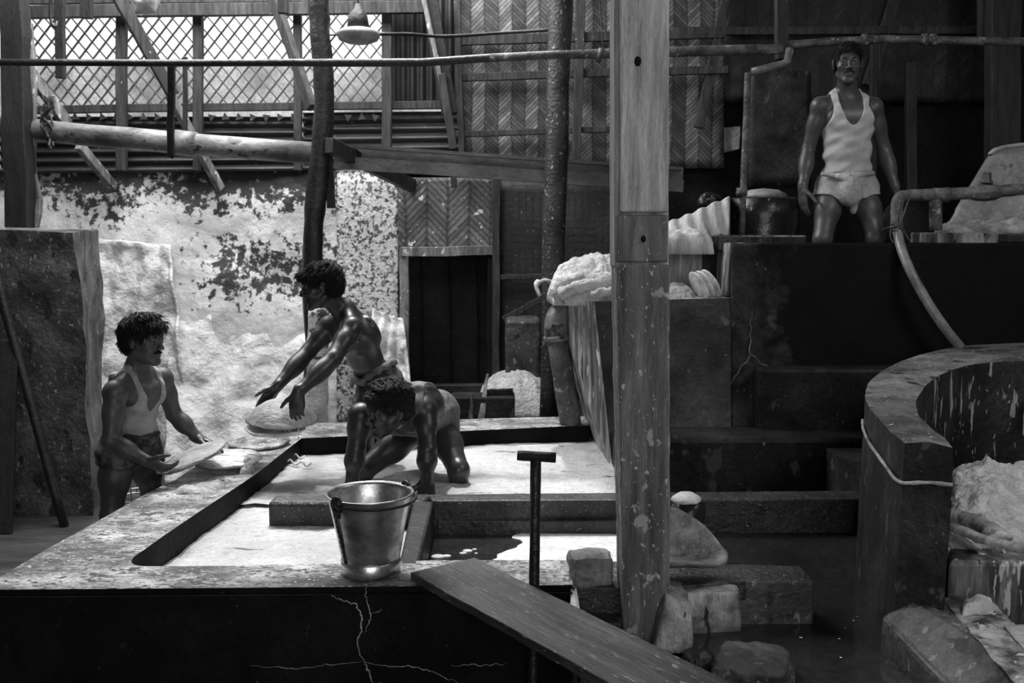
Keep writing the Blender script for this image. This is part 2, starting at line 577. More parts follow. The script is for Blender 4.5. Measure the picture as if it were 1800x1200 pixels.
def heap(name, outline, z0, h, m, amp=.03, scale=8, res=90, parent=None, power=.5, fine=.012):
    """a lumpy pile on z0 inside an outline of four corners"""
    a, b, c, d = [Vector((p[0], p[1], z0)) for p in outline]
    vs, fs = [], []
    for j in range(res + 1):
        for i in range(res + 1):
            u, v = i / res, j / res
            p = a.lerp(b, u).lerp(d.lerp(c, u), v)
            e = max(0.0, 16 * u * (1 - u) * v * (1 - v))
            z = h(u, v) * e ** power if callable(h) else h * e ** power
            q = Vector((p.x, p.y, z)) * scale
            lum = noise.fractal(q, .9, 2.1, 4)
            cell = noise.noise(q * 2.7)
            puff = abs(noise.noise(q * 1.3)) * 1.6 + abs(noise.noise(q * 3.1)) * .8 + abs(noise.noise(q * 6.5)) * .35
            z += (amp * (.5 * lum + .65 * (puff - .6)) + fine * cell) * min(1, e * 3)
            sh = noise.noise_vector(q * .8) * amp * .8 * min(1, e * 3)
            z -= .016 * (1 - min(1, e * 5))
            vs.append(Vector((p.x + sh.x, p.y + sh.y, z0 + max(z, -.02))))
    for j in range(res):
        for i in range(res):
            k = j * (res + 1) + i
            fs.append((k, k + 1, k + res + 2, k + res + 1))
    n0 = len(vs)
    ring = [i for i in range(res + 1)] + [(j + 1) * (res + 1) - 1 for j in range(1, res + 1)] + \
           [(res) * (res + 1) + i for i in range(res - 1, -1, -1)] + [j * (res + 1) for j in range(res - 1, 0, -1)]
    fs.append(tuple(ring[::-1]))
    return obj(name, (vs, fs), m, parent, smooth=True)


def stone_mesh(c, sx, sy, sz, rot, seed, amp=.12, boxy=.6):
    bm = bmesh.new()
    bmesh.ops.create_icosphere(bm, subdivisions=5, radius=1)
    R = Matrix.Rotation(rot, 3, 'Z')
    for v in bm.verts:
        p = v.co.normalized()
        mx = max(abs(p.x), abs(p.y), abs(p.z))
        q = p.lerp(p / mx, boxy)
        q = q * (1 + amp * noise.fractal(p * 1.6 + Vector((seed, 0, 0)), .9, 2.1, 5))
        v.co = Vector(c) + R @ Vector((q.x * sx, q.y * sy, q.z * sz))
    return bm


# ------------------------------------------------------------------ signed distance modelling for bodies and cloth

def A3(v): return np.array(v[:], dtype=np.float64)


class Field:
    def __init__(self, lo, hi, h):
        self.h = h
        self.lo = np.array(lo)
        n = np.ceil((np.array(hi) - self.lo) / h).astype(int) + 1
        self.ax = [self.lo[i] + h * np.arange(n[i]) for i in range(3)]
        self.F = np.full(n, 1.0, dtype=np.float32)

    def win(self, lo, hi):
        s = []
        for i in range(3):
            a = int(max(0, math.floor((lo[i] - self.lo[i]) / self.h)))
            b = int(min(len(self.ax[i]), math.ceil((hi[i] - self.lo[i]) / self.h) + 1))
            if b <= a: return None, None
            s.append(slice(a, b))
        g = [self.ax[0][s[0]][:, None, None], self.ax[1][s[1]][None, :, None], self.ax[2][s[2]][None, None, :]]
        return tuple(s), g

    def prim(self, p, inf=0.0):
        kind = p[0]
        sub = kind[0] == '-'
        if sub: kind = kind[1:]; inf = 0.0
        if kind == 'c':
            _, a, b, ra, rb, k = p
            a, b = A3(a), A3(b)
            ra, rb = ra + inf, rb + inf
            mg = max(ra, rb) + k + .02
            s, g = self.win(np.minimum(a, b) - mg, np.maximum(a, b) + mg)
            if s is None: return
            ab = b - a
            q = [g[i] - a[i] for i in range(3)]
            t = np.clip((q[0] * ab[0] + q[1] * ab[1] + q[2] * ab[2]) / max(ab @ ab, 1e-9), 0, 1)
            d = np.sqrt(sum((q[i] - t * ab[i]) ** 2 for i in range(3))) - (ra + (rb - ra) * t)
        else:
            _, c, r, R, k = p
            c = A3(c)
            r = np.array(r) + inf
            mg = max(r) + k + .02
            s, g = self.win(c - mg, c + mg)
            if s is None: return
            q = [g[i] - c[i] for i in range(3)]
            if R is not None:
                Rm = np.array(R)      # columns = local axes
                q = [q[0] * Rm[0, i] + q[1] * Rm[1, i] + q[2] * Rm[2, i] for i in range(3)]
            k0 = np.sqrt(sum((q[i] / r[i]) ** 2 for i in range(3)))
            k1 = np.sqrt(sum((q[i] / r[i] ** 2) ** 2 for i in range(3))) + 1e-9
            d = k0 * (k0 - 1) / k1
        F = self.F[s]
        k = max(k, 1e-4)
        if sub:
            h = np.clip(.5 - .5 * (F + d) / k, 0, 1)
            self.F[s] = F * (1 - h) + (-d) * h + k * h * (1 - h)
        else:
            h = np.clip(.5 + .5 * (F - d) / k, 0, 1)
            self.F[s] = F * (1 - h) + d * h - k * h * (1 - h)

    def clip(self, pt, n):
        n = A3(n); n = n / np.linalg.norm(n)
        pt = A3(pt)
        d = sum((self.ax[i].reshape([-1 if j == i else 1 for j in range(3)]) - pt[i]) * n[i] for i in range(3))
        self.F = np.maximum(self.F, d.astype(np.float32))

    def ripple(self, amp, f, ph=0):
        X, Y, Z = self.ax[0][:, None, None], self.ax[1][None, :, None], self.ax[2][None, None, :]
        f = np.array(f)
        w = np.sin(X * f[0] + Y * f[1] + Z * f[2] + ph + 2.0 * np.sin(X * 11 + Z * 7 + Y * 5))
        self.F = (self.F + amp * w).astype(np.float32)

    def net(self):
        F = self.F
        S = F < 0
        c = [S[i:S.shape[0] - 1 + i, j:S.shape[1] - 1 + j, k:S.shape[2] - 1 + k] for i in (0, 1) for j in (0, 1) for k in (0, 1)]
        any_, all_ = c[0].copy(), c[0].copy()
        for q in c[1:]:
            any_ |= q; all_ &= q
        act = np.argwhere(any_ & ~all_)
        idm = np.full(any_.shape, -1, dtype=np.int64)
        idm[act[:, 0], act[:, 1], act[:, 2]] = np.arange(len(act))
        corners = np.array([(i, j, k) for i in (0, 1) for j in (0, 1) for k in (0, 1)])
        vals = np.stack([F[act[:, 0] + a, act[:, 1] + b, act[:, 2] + cc] for a, b, cc in corners], 1)
        acc = np.zeros((len(act), 3)); cnt = np.zeros(len(act))
        for a in range(8):
            for b in range(a + 1, 8):
                if np.abs(corners[a] - corners[b]).sum() != 1: continue
                va, vb = vals[:, a], vals[:, b]
                m = (va < 0) != (vb < 0)
                t = np.where(m, va / np.where(m, va - vb, 1), 0)
                acc += np.where(m[:, None], corners[a] + t[:, None] * (corners[b] - corners[a]), 0)
                cnt += m
        verts = (act + acc / cnt[:, None]) * self.h + self.lo
        faces = []
        for ax in range(3):
            o1, o2 = [(1, 2), (2, 0), (0, 1)][ax]
            sl0 = [slice(None)] * 3; sl1 = [slice(None)] * 3
            sl0[ax] = slice(0, -1); sl1[ax] = slice(1, None)
            a, b = S[tuple(sl0)], S[tuple(sl1)]
            e = np.argwhere(a != b)
            e = e[(e[:, o1] > 0) & (e[:, o2] > 0) & (e[:, o1] < S.shape[o1] - 1) & (e[:, o2] < S.shape[o2] - 1)]
            flip = b[e[:, 0], e[:, 1], e[:, 2]]

            def cell(d1, d2):
                q = e.copy(); q[:, o1] += d1; q[:, o2] += d2
                return idm[q[:, 0], q[:, 1], q[:, 2]]
            quad = np.stack([cell(-1, -1), cell(0, -1), cell(0, 0), cell(-1, 0)], 1)
            quad[flip] = quad[flip][:, ::-1]
            faces.append(quad)
        faces = np.concatenate(faces)
        return verts, faces


def prim_bounds(prims, pad):
    lo, hi = np.full(3, 1e9), np.full(3, -1e9)
    for p in prims:
        if p[0][0] == '-': continue
        if p[0] == 'c':
            for q, r in ((p[1], p[3]), (p[2], p[4])):
                lo = np.minimum(lo, A3(q) - r); hi = np.maximum(hi, A3(q) + r)
        else:
            r = max(p[2])
            lo = np.minimum(lo, A3(p[1]) - r); hi = np.maximum(hi, A3(p[1]) + r)
    return lo - pad, hi + pad


def sdf_obj(name, prims, m, parent=None, h=.005, inf=0.0, clips=(), subs=(), ripple=None, adds=()):
    lo, hi = prim_bounds(list(prims) + list(adds), .02 + inf)
    f = Field(lo, hi, h)
    for p in prims:
        if p[0][0] == '-' and inf: continue
        f.prim(p, inf)
    if ripple:
        for r in ripple: f.ripple(*r)
    for c in clips: f.clip(*c)
    for s in subs: f.prim(s)
    for s in adds: f.prim(s)
    v, q = f.net()
    me = bpy.data.meshes.new(name)
    me.vertices.add(len(v))
    base = Vector((0, 0, 0))
    if parent:
        p = parent
        while p:
            base += p.location; p = p.parent
    me.vertices.foreach_set('co', (v - A3(base)).astype(np.float32).ravel())
    me.loops.add(len(q) * 4)
    me.loops.foreach_set('vertex_index', q.astype(np.int32).ravel())
    me.polygons.add(len(q))
    me.polygons.foreach_set('loop_start', np.arange(0, len(q) * 4, 4, dtype=np.int32))
    me.polygons.foreach_set('loop_total', np.full(len(q), 4, dtype=np.int32))
    me.update(calc_edges=True)
    me.validate()
    me.shade_smooth()
    o = bpy.data.objects.new(name, me)
    COL.objects.link(o)
    me.materials.append(MATS[m])
    if parent: o.parent = parent
    return o

# ================================================================== SETTING
ZT = .75          # top of the basin rims
ROOF = 4.5


def structure(o): o['kind'] = 'structure'; return o


def box(name, x0, x1, y0, y1, z0, z1, m, parent=None, bv=0):
    bm = bmesh.new()
    add_prism(bm, [(x0, y0, z1), (x1, y0, z1), (x1, y1, z1), (x0, y1, z1)], z0)
    o = obj(name, bm, m, parent)
    if bv: bevel(o, bv, 2)
    return o


structure(box('floor', -5, 5.2, -3, 9, -.1, 0, 'floor_dirt'))
ceil = bmesh.new()
for x0, x1, y0, y1 in ((-5, 5.2, -3.2, 1.9), (-5, 2.4, 1.9, 3.3), (4.2, 5.2, 1.9, 3.3), (-5, 5.2, 3.3, 5.25), (.32, 5.2, 5.25, 8.3), (-5, -3.5, 5.25, 8.3)):  # small right-hand hole is cut for the added tank lamp
    add_prism(ceil, [(x0, y0, ROOF + .1), (x1, y0, ROOF + .1), (x1, y1, ROOF + .1), (x0, y1, ROOF + .1)], ROOF)
structure(obj('ceiling', ceil, 'mat_dark'))
structure(box('wall_left', -5.1, -4.95, -3, 8.2, 0, ROOF, 'concrete_mid'))
structure(box('wall_right', 5.05, 5.2, -3, 8.2, 0, ROOF, 'mat_dark'))
fw = bmesh.new()
for x0, x1, z0, z1 in ((-5, -.7, 0, ROOF), (1.9, 5.1, 0, ROOF), (-.7, 1.9, 3.9, ROOF)):  # gap left open for the added fill behind the camera
    add_prism(fw, [(x0, -3.1, z1), (x1, -3.1, z1), (x1, -3, z1), (x0, -3, z1)], z0)
structure(obj('wall_front', fw, 'concrete_mid'))

YB = 8.0
zc = W(300, 300, YB).z            # top of the plaster wall
xm = W(592, 300, YB).x            # plaster ends here
xd0, xd1 = W(718, 500, YB).x, W(868, 500, YB).x
zd = W(800, 450, YB).z
wb = bmesh.new()
# uneven plastered wall, finely gridded so that it bulges
nx, ny = 90, 60
rows = []
for j in range(ny + 1):
    r = []
    for i in range(nx + 1):
        x = -4.95 + (xm + 4.95) * i / nx
        z = zc * j / ny
        d = .05 * noise.fractal(Vector((x * 1.5, 1, z * 1.5)), 1, 2, 4)
        r.append(wb.verts.new((x, YB + d, z)))
    rows.append(r)
for j in range(ny):
    for i in range(nx):
        wb.faces.new((rows[j][i], rows[j][i + 1], rows[j + 1][i + 1], rows[j + 1][i]))
add_prism(wb, [(-4.95, YB + .08, zc), (xm, YB + .08, zc), (xm, YB + .2, zc), (-4.95, YB + .2, zc)], 0)
structure(obj('wall_back', wb, 'plaster', smooth=True))
# dark backing of the mat wall, with the doorway left open
mw = bmesh.new()
ZM = ROOF - .02
zs = W(700, 185, YB).z
for x0, x1, z0, z1 in ((xm, xd0, 0, zc), (xd0, xd1, zd, zc), (xd1, 5.05, 0, zc + .2), (W(800, 10, YB).x, 5.05, zc + .2, W(0, 0, YB).z + .05)):
    add_prism(mw, [(x0, YB + .06, z1), (x1, YB + .06, z1), (x1, YB + .14, z1), (x0, YB + .14, z1)], z0)
structure(obj('wall_back_boards', mw, 'board_dark'))
structure(box('floor_platform', W(600, 600, 6.3).x, 5.05, 6.3, 8.0, 0, .56, 'concrete_dark'))
structure(box('wall_outside', -9, 3, 11.6, 11.8, 0, 3.85, 'outdoor_wall'))

# the light heap of lime sacking against the wall, left
def bulge(name, pts, m, amp, label, cat, depth):
    """a soft mass leaning on the wall: bulged sheet between the four corners"""
    o = sheet(name, pts, 50, 50, amp, 5, m, thick=.02,
              fn=lambda u, v: -depth * math.sin(math.pi * u) ** .6 * math.sin(math.pi * min(1, v * .9 + .1)) ** .6
              - .03 * math.sin(u * 19 + 3 * math.sin(v * 4)) * math.sin(math.pi * u))
    return tag(o, label, cat)


bulge('lime_sacking', [W(165, 840, 7.7), W(335, 850, 7.7), W(300, 430, 7.93), W(168, 420, 7.93)], 'white_heap', .05,
      'pale lime-coated sacking sheet hanging against the wall beside the square pillar', 'sacking', .12)
bulge('plaster_slope', [W(290, 850, 7.5), W(560, 850, 7.5), W(555, 560, 8.08), W(300, 500, 8.08)], 'white_heap', .045,
      'pale lumpy lime bank sloping against the wall behind the two young men', 'lime bank', .05)
bulge('hanging_rag', [W(645, 745, 7.5), W(728, 745, 7.5), W(708, 560, 7.86), W(655, 540, 7.86)], 'white_heap', .05,
      'pale crumpled rag bundle hanging at the left jamb of the dark doorway', 'rag', .12)

# ---------------------------------------------------------------- lattice window and its timber
lat = []
SPX = [38, 214, 348, 524, 680]


def lattice(name, x0, x1, z0, z1, y, sp, ang, seed):
    bm = bmesh.new()
    for sgn in (1, -1):
        t = math.tan(ang) * sgn
        c = -(z1 - z0) * 3
        while c < (x1 - x0) * abs(t) + (z1 - z0) * 3:
            c += sp * (1 + .16 * noise.noise(Vector((c * 7, seed, sgn))))
            # line z = z0 + t*(x-x0) + c*(...)
            b = z0 + (c if sgn > 0 else c) - (x1 - x0) * (t if sgn > 0 else 0)
            pts = []
            for x in (x0, x1):
                z = b + t * (x - x0)
                if z0 <= z <= z1: pts.append((x, z))
            for z in (z0, z1):
                x = x0 + (z - b) / t
                if x0 < x < x1: pts.append((x, z))
            if len(pts) >= 2:
                p, q = pts[0], pts[1]
                add_beam(bm, (p[0], y + .006 * sgn, p[1]), (q[0], y + .006 * sgn, q[1]), .008, .022, (0, -1, 0), 1)
    for f in bm.faces: pass
    return structure(obj(name, bm, 'bamboo_bar'))


zl0, zl1 = W(300, 188, 7.95).z, W(300, 24, 7.95).z
for i in range(4):
    x0, x1 = W(SPX[i] + 6, 100, 7.95).x, W(SPX[i + 1] - 4, 100, 7.95).x
    lattice('window_%d' % (i + 1), x0, x1, zl0, zl1, 7.95, .125, math.radians(50), i)


def T(name, p, q, w, h, m, label, cat='timber', group=None, seed=0, up=(0, 0, 1), **k):
    return tag(beam(name, p, q, w, h, m, up=up, seed=seed, **k), label, cat, group)


G_ST = 'upright studs of the lattice wall'
for i, (u, wd, lb, m) in enumerate(((214, .075, 'pale upright wooden stud, first one right of the left post, in front of the lattice', 'wood_mid'),
                                 (348, .07, 'upright wooden stud, second one right of the left post, in front of the lattice', 'wood_mid'),
                                 (524, .06, 'thin upright stud close behind the dark middle post', 'wood_mid'),
                                 (680, .075, 'upright stud at the right-hand end of the lattice, beside the dark tin', 'wood_mid'))):
    T('wall_stud', W(u, 300 if u < 600 else 262, 7.85), W(u, -20, 7.85), wd, .06, m, lb, 'stud', G_ST, i, up=(0, 1, 0))
T('wall_rail', W(20, 22, 7.75), W(765, 12, 7.75), .06, .09, 'wood_mid', 'horizontal timber rail running along the top of the lattice', 'rail', seed=4)
T('wall_rail', W(20, 4, 7.8), W(765, -2, 7.8), .05, .035, 'wood_mid', 'thin batten just above the timber rail at the top edge', 'rail', seed=5)
T('wall_rail', W(40, 193, 7.9), W(815, 184, 7.9), .05, .06, 'wood_mid', 'timber sill rail running below the lattice above the tin sheets', 'rail', seed=6)


def corr(name, p0, p1, p2, p3, n, amp, m, vert=False):
    return sheet(name, [p0, p1, p2, p3], 120 if vert else 30, 30 if vert else 90, .012, 2, m, thick=.004,
                 fn=(lambda u, v: amp * math.sin(u * n * 2 * math.pi)) if vert else (lambda u, v: amp * math.sin(v * n * 2 * math.pi)))


tag(corr('corrugated_sheet', W(0, 305, 7.95), W(530, 300, 7.95), W(530, 205, 7.95), W(0, 205, 7.95), 6, .018, 'tin'),
    'dark corrugated tin sheet with horizontal ridges, under the lattice left of the middle post', 'tin sheet', 'corrugated sheets under the lattice')
tag(corr('corrugated_sheet', W(532, 300, 7.97), W(815, 296, 7.97), W(815, 195, 7.97), W(532, 198, 7.97), 6, .018, 'tin'),
    'dark corrugated tin sheet with horizontal ridges, between the middle post and the herringbone mat', 'tin sheet', 'corrugated sheets under the lattice')
tag(corr('corrugated_sheet', W(688, 185, 7.95), W(804, 183, 7.95), W(804, -60, 7.95), W(688, -60, 7.95), 7, .014, 'tin_dark', True),
    'dark corrugated tin sheet with upright ridges, right of the lattice', 'tin sheet')
# pierced frieze
for i in range(26):
    u = 60 + i * 24
    if 530 < u < 600: continue
    fb = bmesh.new()
    bmesh.ops.create_cone(fb, cap_ends=True, segments=3, radius1=.035, radius2=.035, depth=.012,
                          matrix=Matrix.Translation(W(u, 206, 7.9)) @ Matrix.Rotation(math.pi / 2, 4, 'X') @ Matrix.Rotation(random.random(), 4, 'Z'))
    tag(obj('tin_scrap', fb, 'tin'), 'small pointed tin scrap nailed in the row under the lattice sill', 'tin scrap', 'tin scraps under the lattice sill')

# ---------------------------------------------------------------- woven mats
def matp(u0, u1, v0, v1, m, label, y=7.98, group='woven bamboo wall mats'):
    c = [W(u0, v1, y), W(u1, v1, y), W(u1, v0, y), W(u0, v0, y)]
    return tag(sheet('bamboo_mat', c, 24, 16, .02, 1.5, m, thick=.008), label, 'mat', group)


matp(802, 972, -40, 302, 'mat_upper', 'herringbone-woven bamboo mat left of the tall splashed rear post')
matp(1000, 1272, -40, 296, 'mat_upper', 'herringbone-woven bamboo mat crossing behind the big foreground post')
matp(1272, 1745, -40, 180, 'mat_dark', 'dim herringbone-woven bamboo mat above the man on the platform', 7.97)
matp(592, 700, 300, 760, 'mat_limed', 'lime-spattered woven bamboo mat between middle post and doorway', 7.97)
matp(700, 872, 312, 438, 'mat_coarse', 'broad-strip woven bamboo mat with white splashes above the doorway', 7.95)
matp(880, 1100, 312, 700, 'mat_basket', 'dark basket-woven mat wall right of the doorway', 7.97)
G_BT = 'battens across the bamboo mats'
for i, (u0, v0, u1, v1, w, lb) in enumerate(((800, 72, 1275, 58, .07, 'topmost horizontal batten across the herringbone mats'),
                                     (800, 137, 1280, 122, .06, 'second horizontal batten from the top across the herringbone mats'),
                                     (800, 236, 1100, 226, .045, 'third horizontal batten from the top across the herringbone mats'),
                                     (1180, 56, 1740, 52, .06, 'dark horizontal batten above the head of the man on the platform'))):
    T('wall_batten', W(u0, v0, 7.88), W(u1, v1, 7.88), .04, w, 'wood_mid', lb, 'batten', G_BT, 20 + i)
T('wall_batten', W(1012, 290, 7.86), W(1022, -30, 7.86), .07, .05, 'wood_mid', 'upright grey batten just right of the splashed rear post', 'batten', None, 31, up=(0, 1, 0))
T('wall_batten', W(812, 298, 7.86), W(803, -30, 7.86), .05, .05, 'wood_mid', 'upright batten along the left edge of the herringbone mats', 'batten', None, 32, up=(0, 1, 0))
T('wall_batten', W(872, 700, 7.9), W(873, 312, 7.9), .06, .05, 'wood_mid', 'upright batten at the right of the doorway with white spots', 'batten', None, 33, up=(0, 1, 0))
T('wall_batten', W(880, 487, 7.9), W(960, 485, 7.9), .03, .04, 'wood_mid', 'short horizontal batten across the dark basket mat', 'batten', None, 34)
T('wooden_prop', W(885, 562, 7.8), W(952, 525, 7.75), .03, .05, 'wood_mid', 'short slanting stick against the dark basket mat right of the doorway', 'stick', None, 35)
tag(box('rubble_block', W(888, 600, 7.6).x, W(950, 600, 7.6).x, 7.55, 7.9, .56, W(900, 560, 7.6).z, 'concrete_mid', bv=.03),
    'mottled grey masonry block standing against the dark basket mat', 'block')

# doorway
dr = thing('door_1', ((xd0 + xd1) / 2, YB + .05, .56), None, None)
dr['kind'] = 'structure'
beam('door_leaf', ((xd0 + xd1) / 2, YB + .06, .5), ((xd0 + xd1) / 2, YB + .06, zd), xd1 - xd0, .03, 'board_dark', dr, up=(0, 1, 0), seg=1, wob=0)
for k in range(3):
    x = xd0 + (xd1 - xd0) * (.15 + .33 * k)
    beam('door_plank', (x, YB + .03, .56), (x, YB + .03, zd), .012, .02, 'concrete_black', dr, up=(0, 1, 0), seg=1, wob=0)
beam('door_jamb', W(711, 745, 7.93), W(711, 436, 7.93), .075, .07, 'wood_pale', dr, up=(0, 1, 0), seg=10, wob=.012)
beam('door_jamb', W(860, 745, 7.93), W(862, 452, 7.93), .05, .05, 'board_dark', dr, up=(0, 1, 0), seg=8, wob=.01)
beam('door_lintel', W(704, 442, 7.91), W(868, 440, 7.91), .06, .075, 'wood_pale', dr, seg=8, wob=.01)
beam('door_sill', W(718, 682, 7.85), W(868, 680, 7.85), .1, .06, 'concrete_dark', dr, seg=4, wob=.01)

# ---------------------------------------------------------------- posts
def toroof(p, slope=0.0): return Vector((p.x + slope, p.y, ROOF))


def post(name, u0, v0, u1, v1, d, r1, r2, m, label, **k):
    a, b = W(u0, v0, d), W(u1, v1, d)
    dirv = (b - a) / (b.z - a.z)
    top = a + dirv * (ROOF - a.z)
    return tag(log(name, a, top, r1, r2, m, **k), label, 'post')


# left square post with a torn pale flank
lp = thing('timber_post', (W(30, 395, 6.9).x, 6.9, 1.9), 'thick dark squared post at the left edge standing on the concrete pillar', 'post')
a, b = W(36, 400, 6.9), W(24, 0, 6.9)
top = a + (b - a) * ((ROOF - a.z) / (b.z - a.z))
beam('shaft', a, top, .15, .15, 'wood_dark', lp, up=(0, 1, 0), seg=16, wob=.02, seed=3)
beam('flank', W(58, 400, 6.98), W(48, 40, 6.98), .09, .05, 'wood_pale', lp, up=(0, 1, 0), seg=14, wob=.03, seed=5)
# middle post
mp_ = thing('timber_post', (W(555, 740, 6.7).x, 6.7, .3), 'crooked dark round post in the middle distance above the standing bare-chested man', 'post')
pts = smooth_path([W(553, 780, 6.7), W(552, 600, 6.7), W(549, 460, 6.7), W(554, 370, 6.7), W(566, 250, 6.7), W(570, 150, 6.7), W(562, 60, 6.7), W(560, -30, 6.7), W(562, -330, 6.7)], 5)
bm = bmesh.new()
add_tube(bm, pts, [.075] * 4 + [.067] * (len(pts) - 4), 12, .2, 3)
obj('shaft', bm, 'pole_dark', mp_, smooth=True)
log('lower_sleeve', W(556, 800, 6.6), W(560, 535, 6.6), .085, .07, 'plaster', mp_, seed=8, lump=.3, sq=.8)['label'] = 'pale lime-coated lower end'
beam('side_cleat', W(582, 366, 6.72), W(578, 265, 6.72), .055, .04, 'wood_dark', mp_, up=(0, 1, 0), seed=2)
# rear splashed post
rp = post('timber_post', 965, 760, 985, 0, 6.75, .068, .085, 'pole_splash', 'tall white-flecked round post right of the doorway with a rag tied on', seed=12, lump=.22)
tg = bmesh.new()
add_tube(tg, smooth_path([W(945, 497, 6.66), W(958, 492, 6.62), W(975, 497, 6.65), W(985, 492, 6.75)], 4), .012, 8, .4, 1)
add_tube(tg, smooth_path([W(947, 494, 6.66), W(943, 503, 6.64), W(949, 520, 6.64)], 4), [.02] * 4 + [.014] * 5, 8, .4, 2)
tag(obj('tied_rag', tg, 'cloth_white', smooth=True), 'small white rag tied round the white-flecked rear post', 'rag')
# slanted double post in front of the tin
tp = thing('slanted_post', (W(790, 270, 7.7).x, 7.7, 2.4), 'pair of slanting timbers in front of the upright tin, right of the lattice', 'post')
beam('timber', W(797, 262, 7.6), W(776, 130, 7.6), .06, .05, 'wood_mid', tp, up=(0, 1, 0), seed=3)
beam('timber', W(790, 200, 7.65), W(752, -20, 7.65), .12, .05, 'wood_dark', tp, up=(0, 1, 0), seed=6)
beam('timber', W(776, 150, 7.62), W(742, -20, 7.62), .035, .04, 'wood_pale', tp, up=(0, 1, 0), seed=8)
T('hanging_batten', W(798, 330, 7.8), W(797, 268, 7.8), .045, .04, 'wood_mid', 'short batten end hanging below the grey gutter above the doorway mat', 'batten', None, 9, up=(0, 1, 0))
# right background
T('timber_post', W(1762, 480, 7.3), W(1764, -220, 7.3), .21, .12, 'wood_dark', 'broad dark squared post at the far right edge behind the pale tank', 'post', None, 11, up=(0, 1, 0), seg=14, wob=.012)
T('timber_post', W(1728, 70, 7.4), W(1732, -220, 7.4), .07, .06, 'wood_mid', 'narrow timber strip ending above the pipe, beside the broad right-hand post', 'post', None, 12, up=(0, 1, 0))
T('timber_post', W(1602, 420, 7.6), W(1600, 110, 7.6), .075, .06, 'wood_dark', 'thin upright timber in the dark to the right of the man on the platform', 'post', None, 13, up=(0, 1, 0))
T('timber_post', W(1533, 425, 7.6), W(1536, 60, 7.6), .05, .05, 'wood_dark', 'thin upright timber right behind the head of the man on the platform', 'post', None, 14, up=(0, 1, 0))
T('hanging_timber', W(1374, 105, 6.5), W(1370, -220, 6.5), .075, .07, 'wood_dark', 'dark squared timber hanging from the roof over the elbow of the bright pipe', 'timber', None, 15, up=(0, 1, 0))
T('diagonal_brace', W(1228, 225, 7.9), W(1318, -200, 7.9), .075, .05, 'wood_mid', 'slanting brace on the mats just right of the big foreground post', 'brace', None, 16, up=(0, 1, 0))
T('diagonal_brace', W(1525, 150, 7.9), W(1640, -215, 7.9), .09, .05, 'wood_mid', 'slanting brace at the top above and right of the man on the platform', 'brace', None, 17, up=(0, 1, 0))

# long thin pole and right-hand pipes
bm = bmesh.new()
add_tube(bm, [W(u, v, 6.35) for u, v in ((-40, 110), (120, 110), (300, 111), (480, 110), (620, 110), (740, 110), (860, 102), (960, 97), (1070, 93))], [.022] * 4 + [.026] * 5, 12, .12, 4)
tag(obj('long_pole', bm, 'pole_dark', smooth=True), 'long dark horizontal pole running across in front of the lattice', 'pole')
bm = bmesh.new()
add_tube(bm, [W(u, v, 6.3) for u, v in ((860, 101), (960, 97), (1070, 94), (1180, 91), (1290, 88), (1375, 86))], [.024] * 2 + [.030] * 4, 12, .16, 6)
add_tube(bm, [W(u, v, 6.3) for u, v in ((1050, 96), (1058, 98))], .045, 12, .1, 6)
tag(obj('water_pipe', bm, 'pipe_iron', smooth=True), 'rusty horizontal pipe running behind the big foreground post towards the man', 'pipe')
T('hanging_wire', W(1060, 95, 6.3), W(1054, -30, 6.3), .008, .008, 'pole_dark', 'thin wire holding up the rusty pipe left of the big post', 'wire', None, 2, up=(0, 1, 0))
bm = bmesh.new()
add_tube(bm, [W(u, v, 6.5) for u, v in ((1380, 80), (1450, 74), (1560, 69), (1620, 70), (1700, 72), (1830, 74))], .026, 12, .14, 8)
for u in (1520, 1625, 1640):
    add_tube(bm, [W(u - 5, 70, 6.5), W(u + 5, 70, 6.5)], .036, 12, .1, u)
tag(obj('water_pipe', bm, 'pipe_iron', smooth=True), 'dim horizontal pipe above the head of the man on the platform', 'pipe')
sp_ = thing('stand_pipe', W(1303, 420, 6.2), 'upright pale-edged pipe with a bright cross arm above the dark drum', 'pipe')
bm = bmesh.new(); add_tube(bm, lin(W(1303, 420, 6.2), W(1315, 128, 6.2), 8), .021, 12, .1, 2)
obj('riser', bm, 'pipe_iron', sp_, smooth=True)
bm = bmesh.new(); add_tube(bm, lin(W(1322, 126, 6.2), W(1375, 113, 6.2), 4) + [W(1384, 108, 6.2), W(1388, 88, 6.25)], .024, 12, .1, 3)
obj('cross_arm', bm, 'pipe_pale', sp_, smooth=True)
bm = bmesh.new(); add_tube(bm, [W(1304, 344, 6.2), W(1304, 330, 6.2)], .034, 12, .1, 2)
obj('collar', bm, 'pipe_iron', sp_, smooth=True)

# big pale pipe, then the grey channel it feeds
bm = bmesh.new()
pp = [W(u, v, 7.0) for u, v in ((-40, 220), (60, 228), (150, 237), (230, 243), (330, 253), (450, 262), (560, 270))]
add_tube(bm, pp, .075, 24, .05, 1)
add_tube(bm, [W(308, 250, 7.0), W(345, 255, 7.0)], .086, 24, .05, 2)
tag(obj('large_pipe', bm, 'pipe_pale', smooth=True), 'thick pale round pipe sloping across the left wall with a collar joint', 'pipe')
gt = bmesh.new()
for du, hh, yy, th in ((-17, .022, 6.93, .07), (-3, .10, 7.0, .02), (13, .085, 6.93, .07)):
    add_beam(gt, W(588, 272 + du + (0 if du else 0), yy), W(1200, 314 + du, yy), th, hh, seg=10, wob=.003, seed=2)
tag(obj('steel_channel', gt, 'gutter_grey'), 'grey flanged steel channel running from the middle post to behind the big post', 'channel')

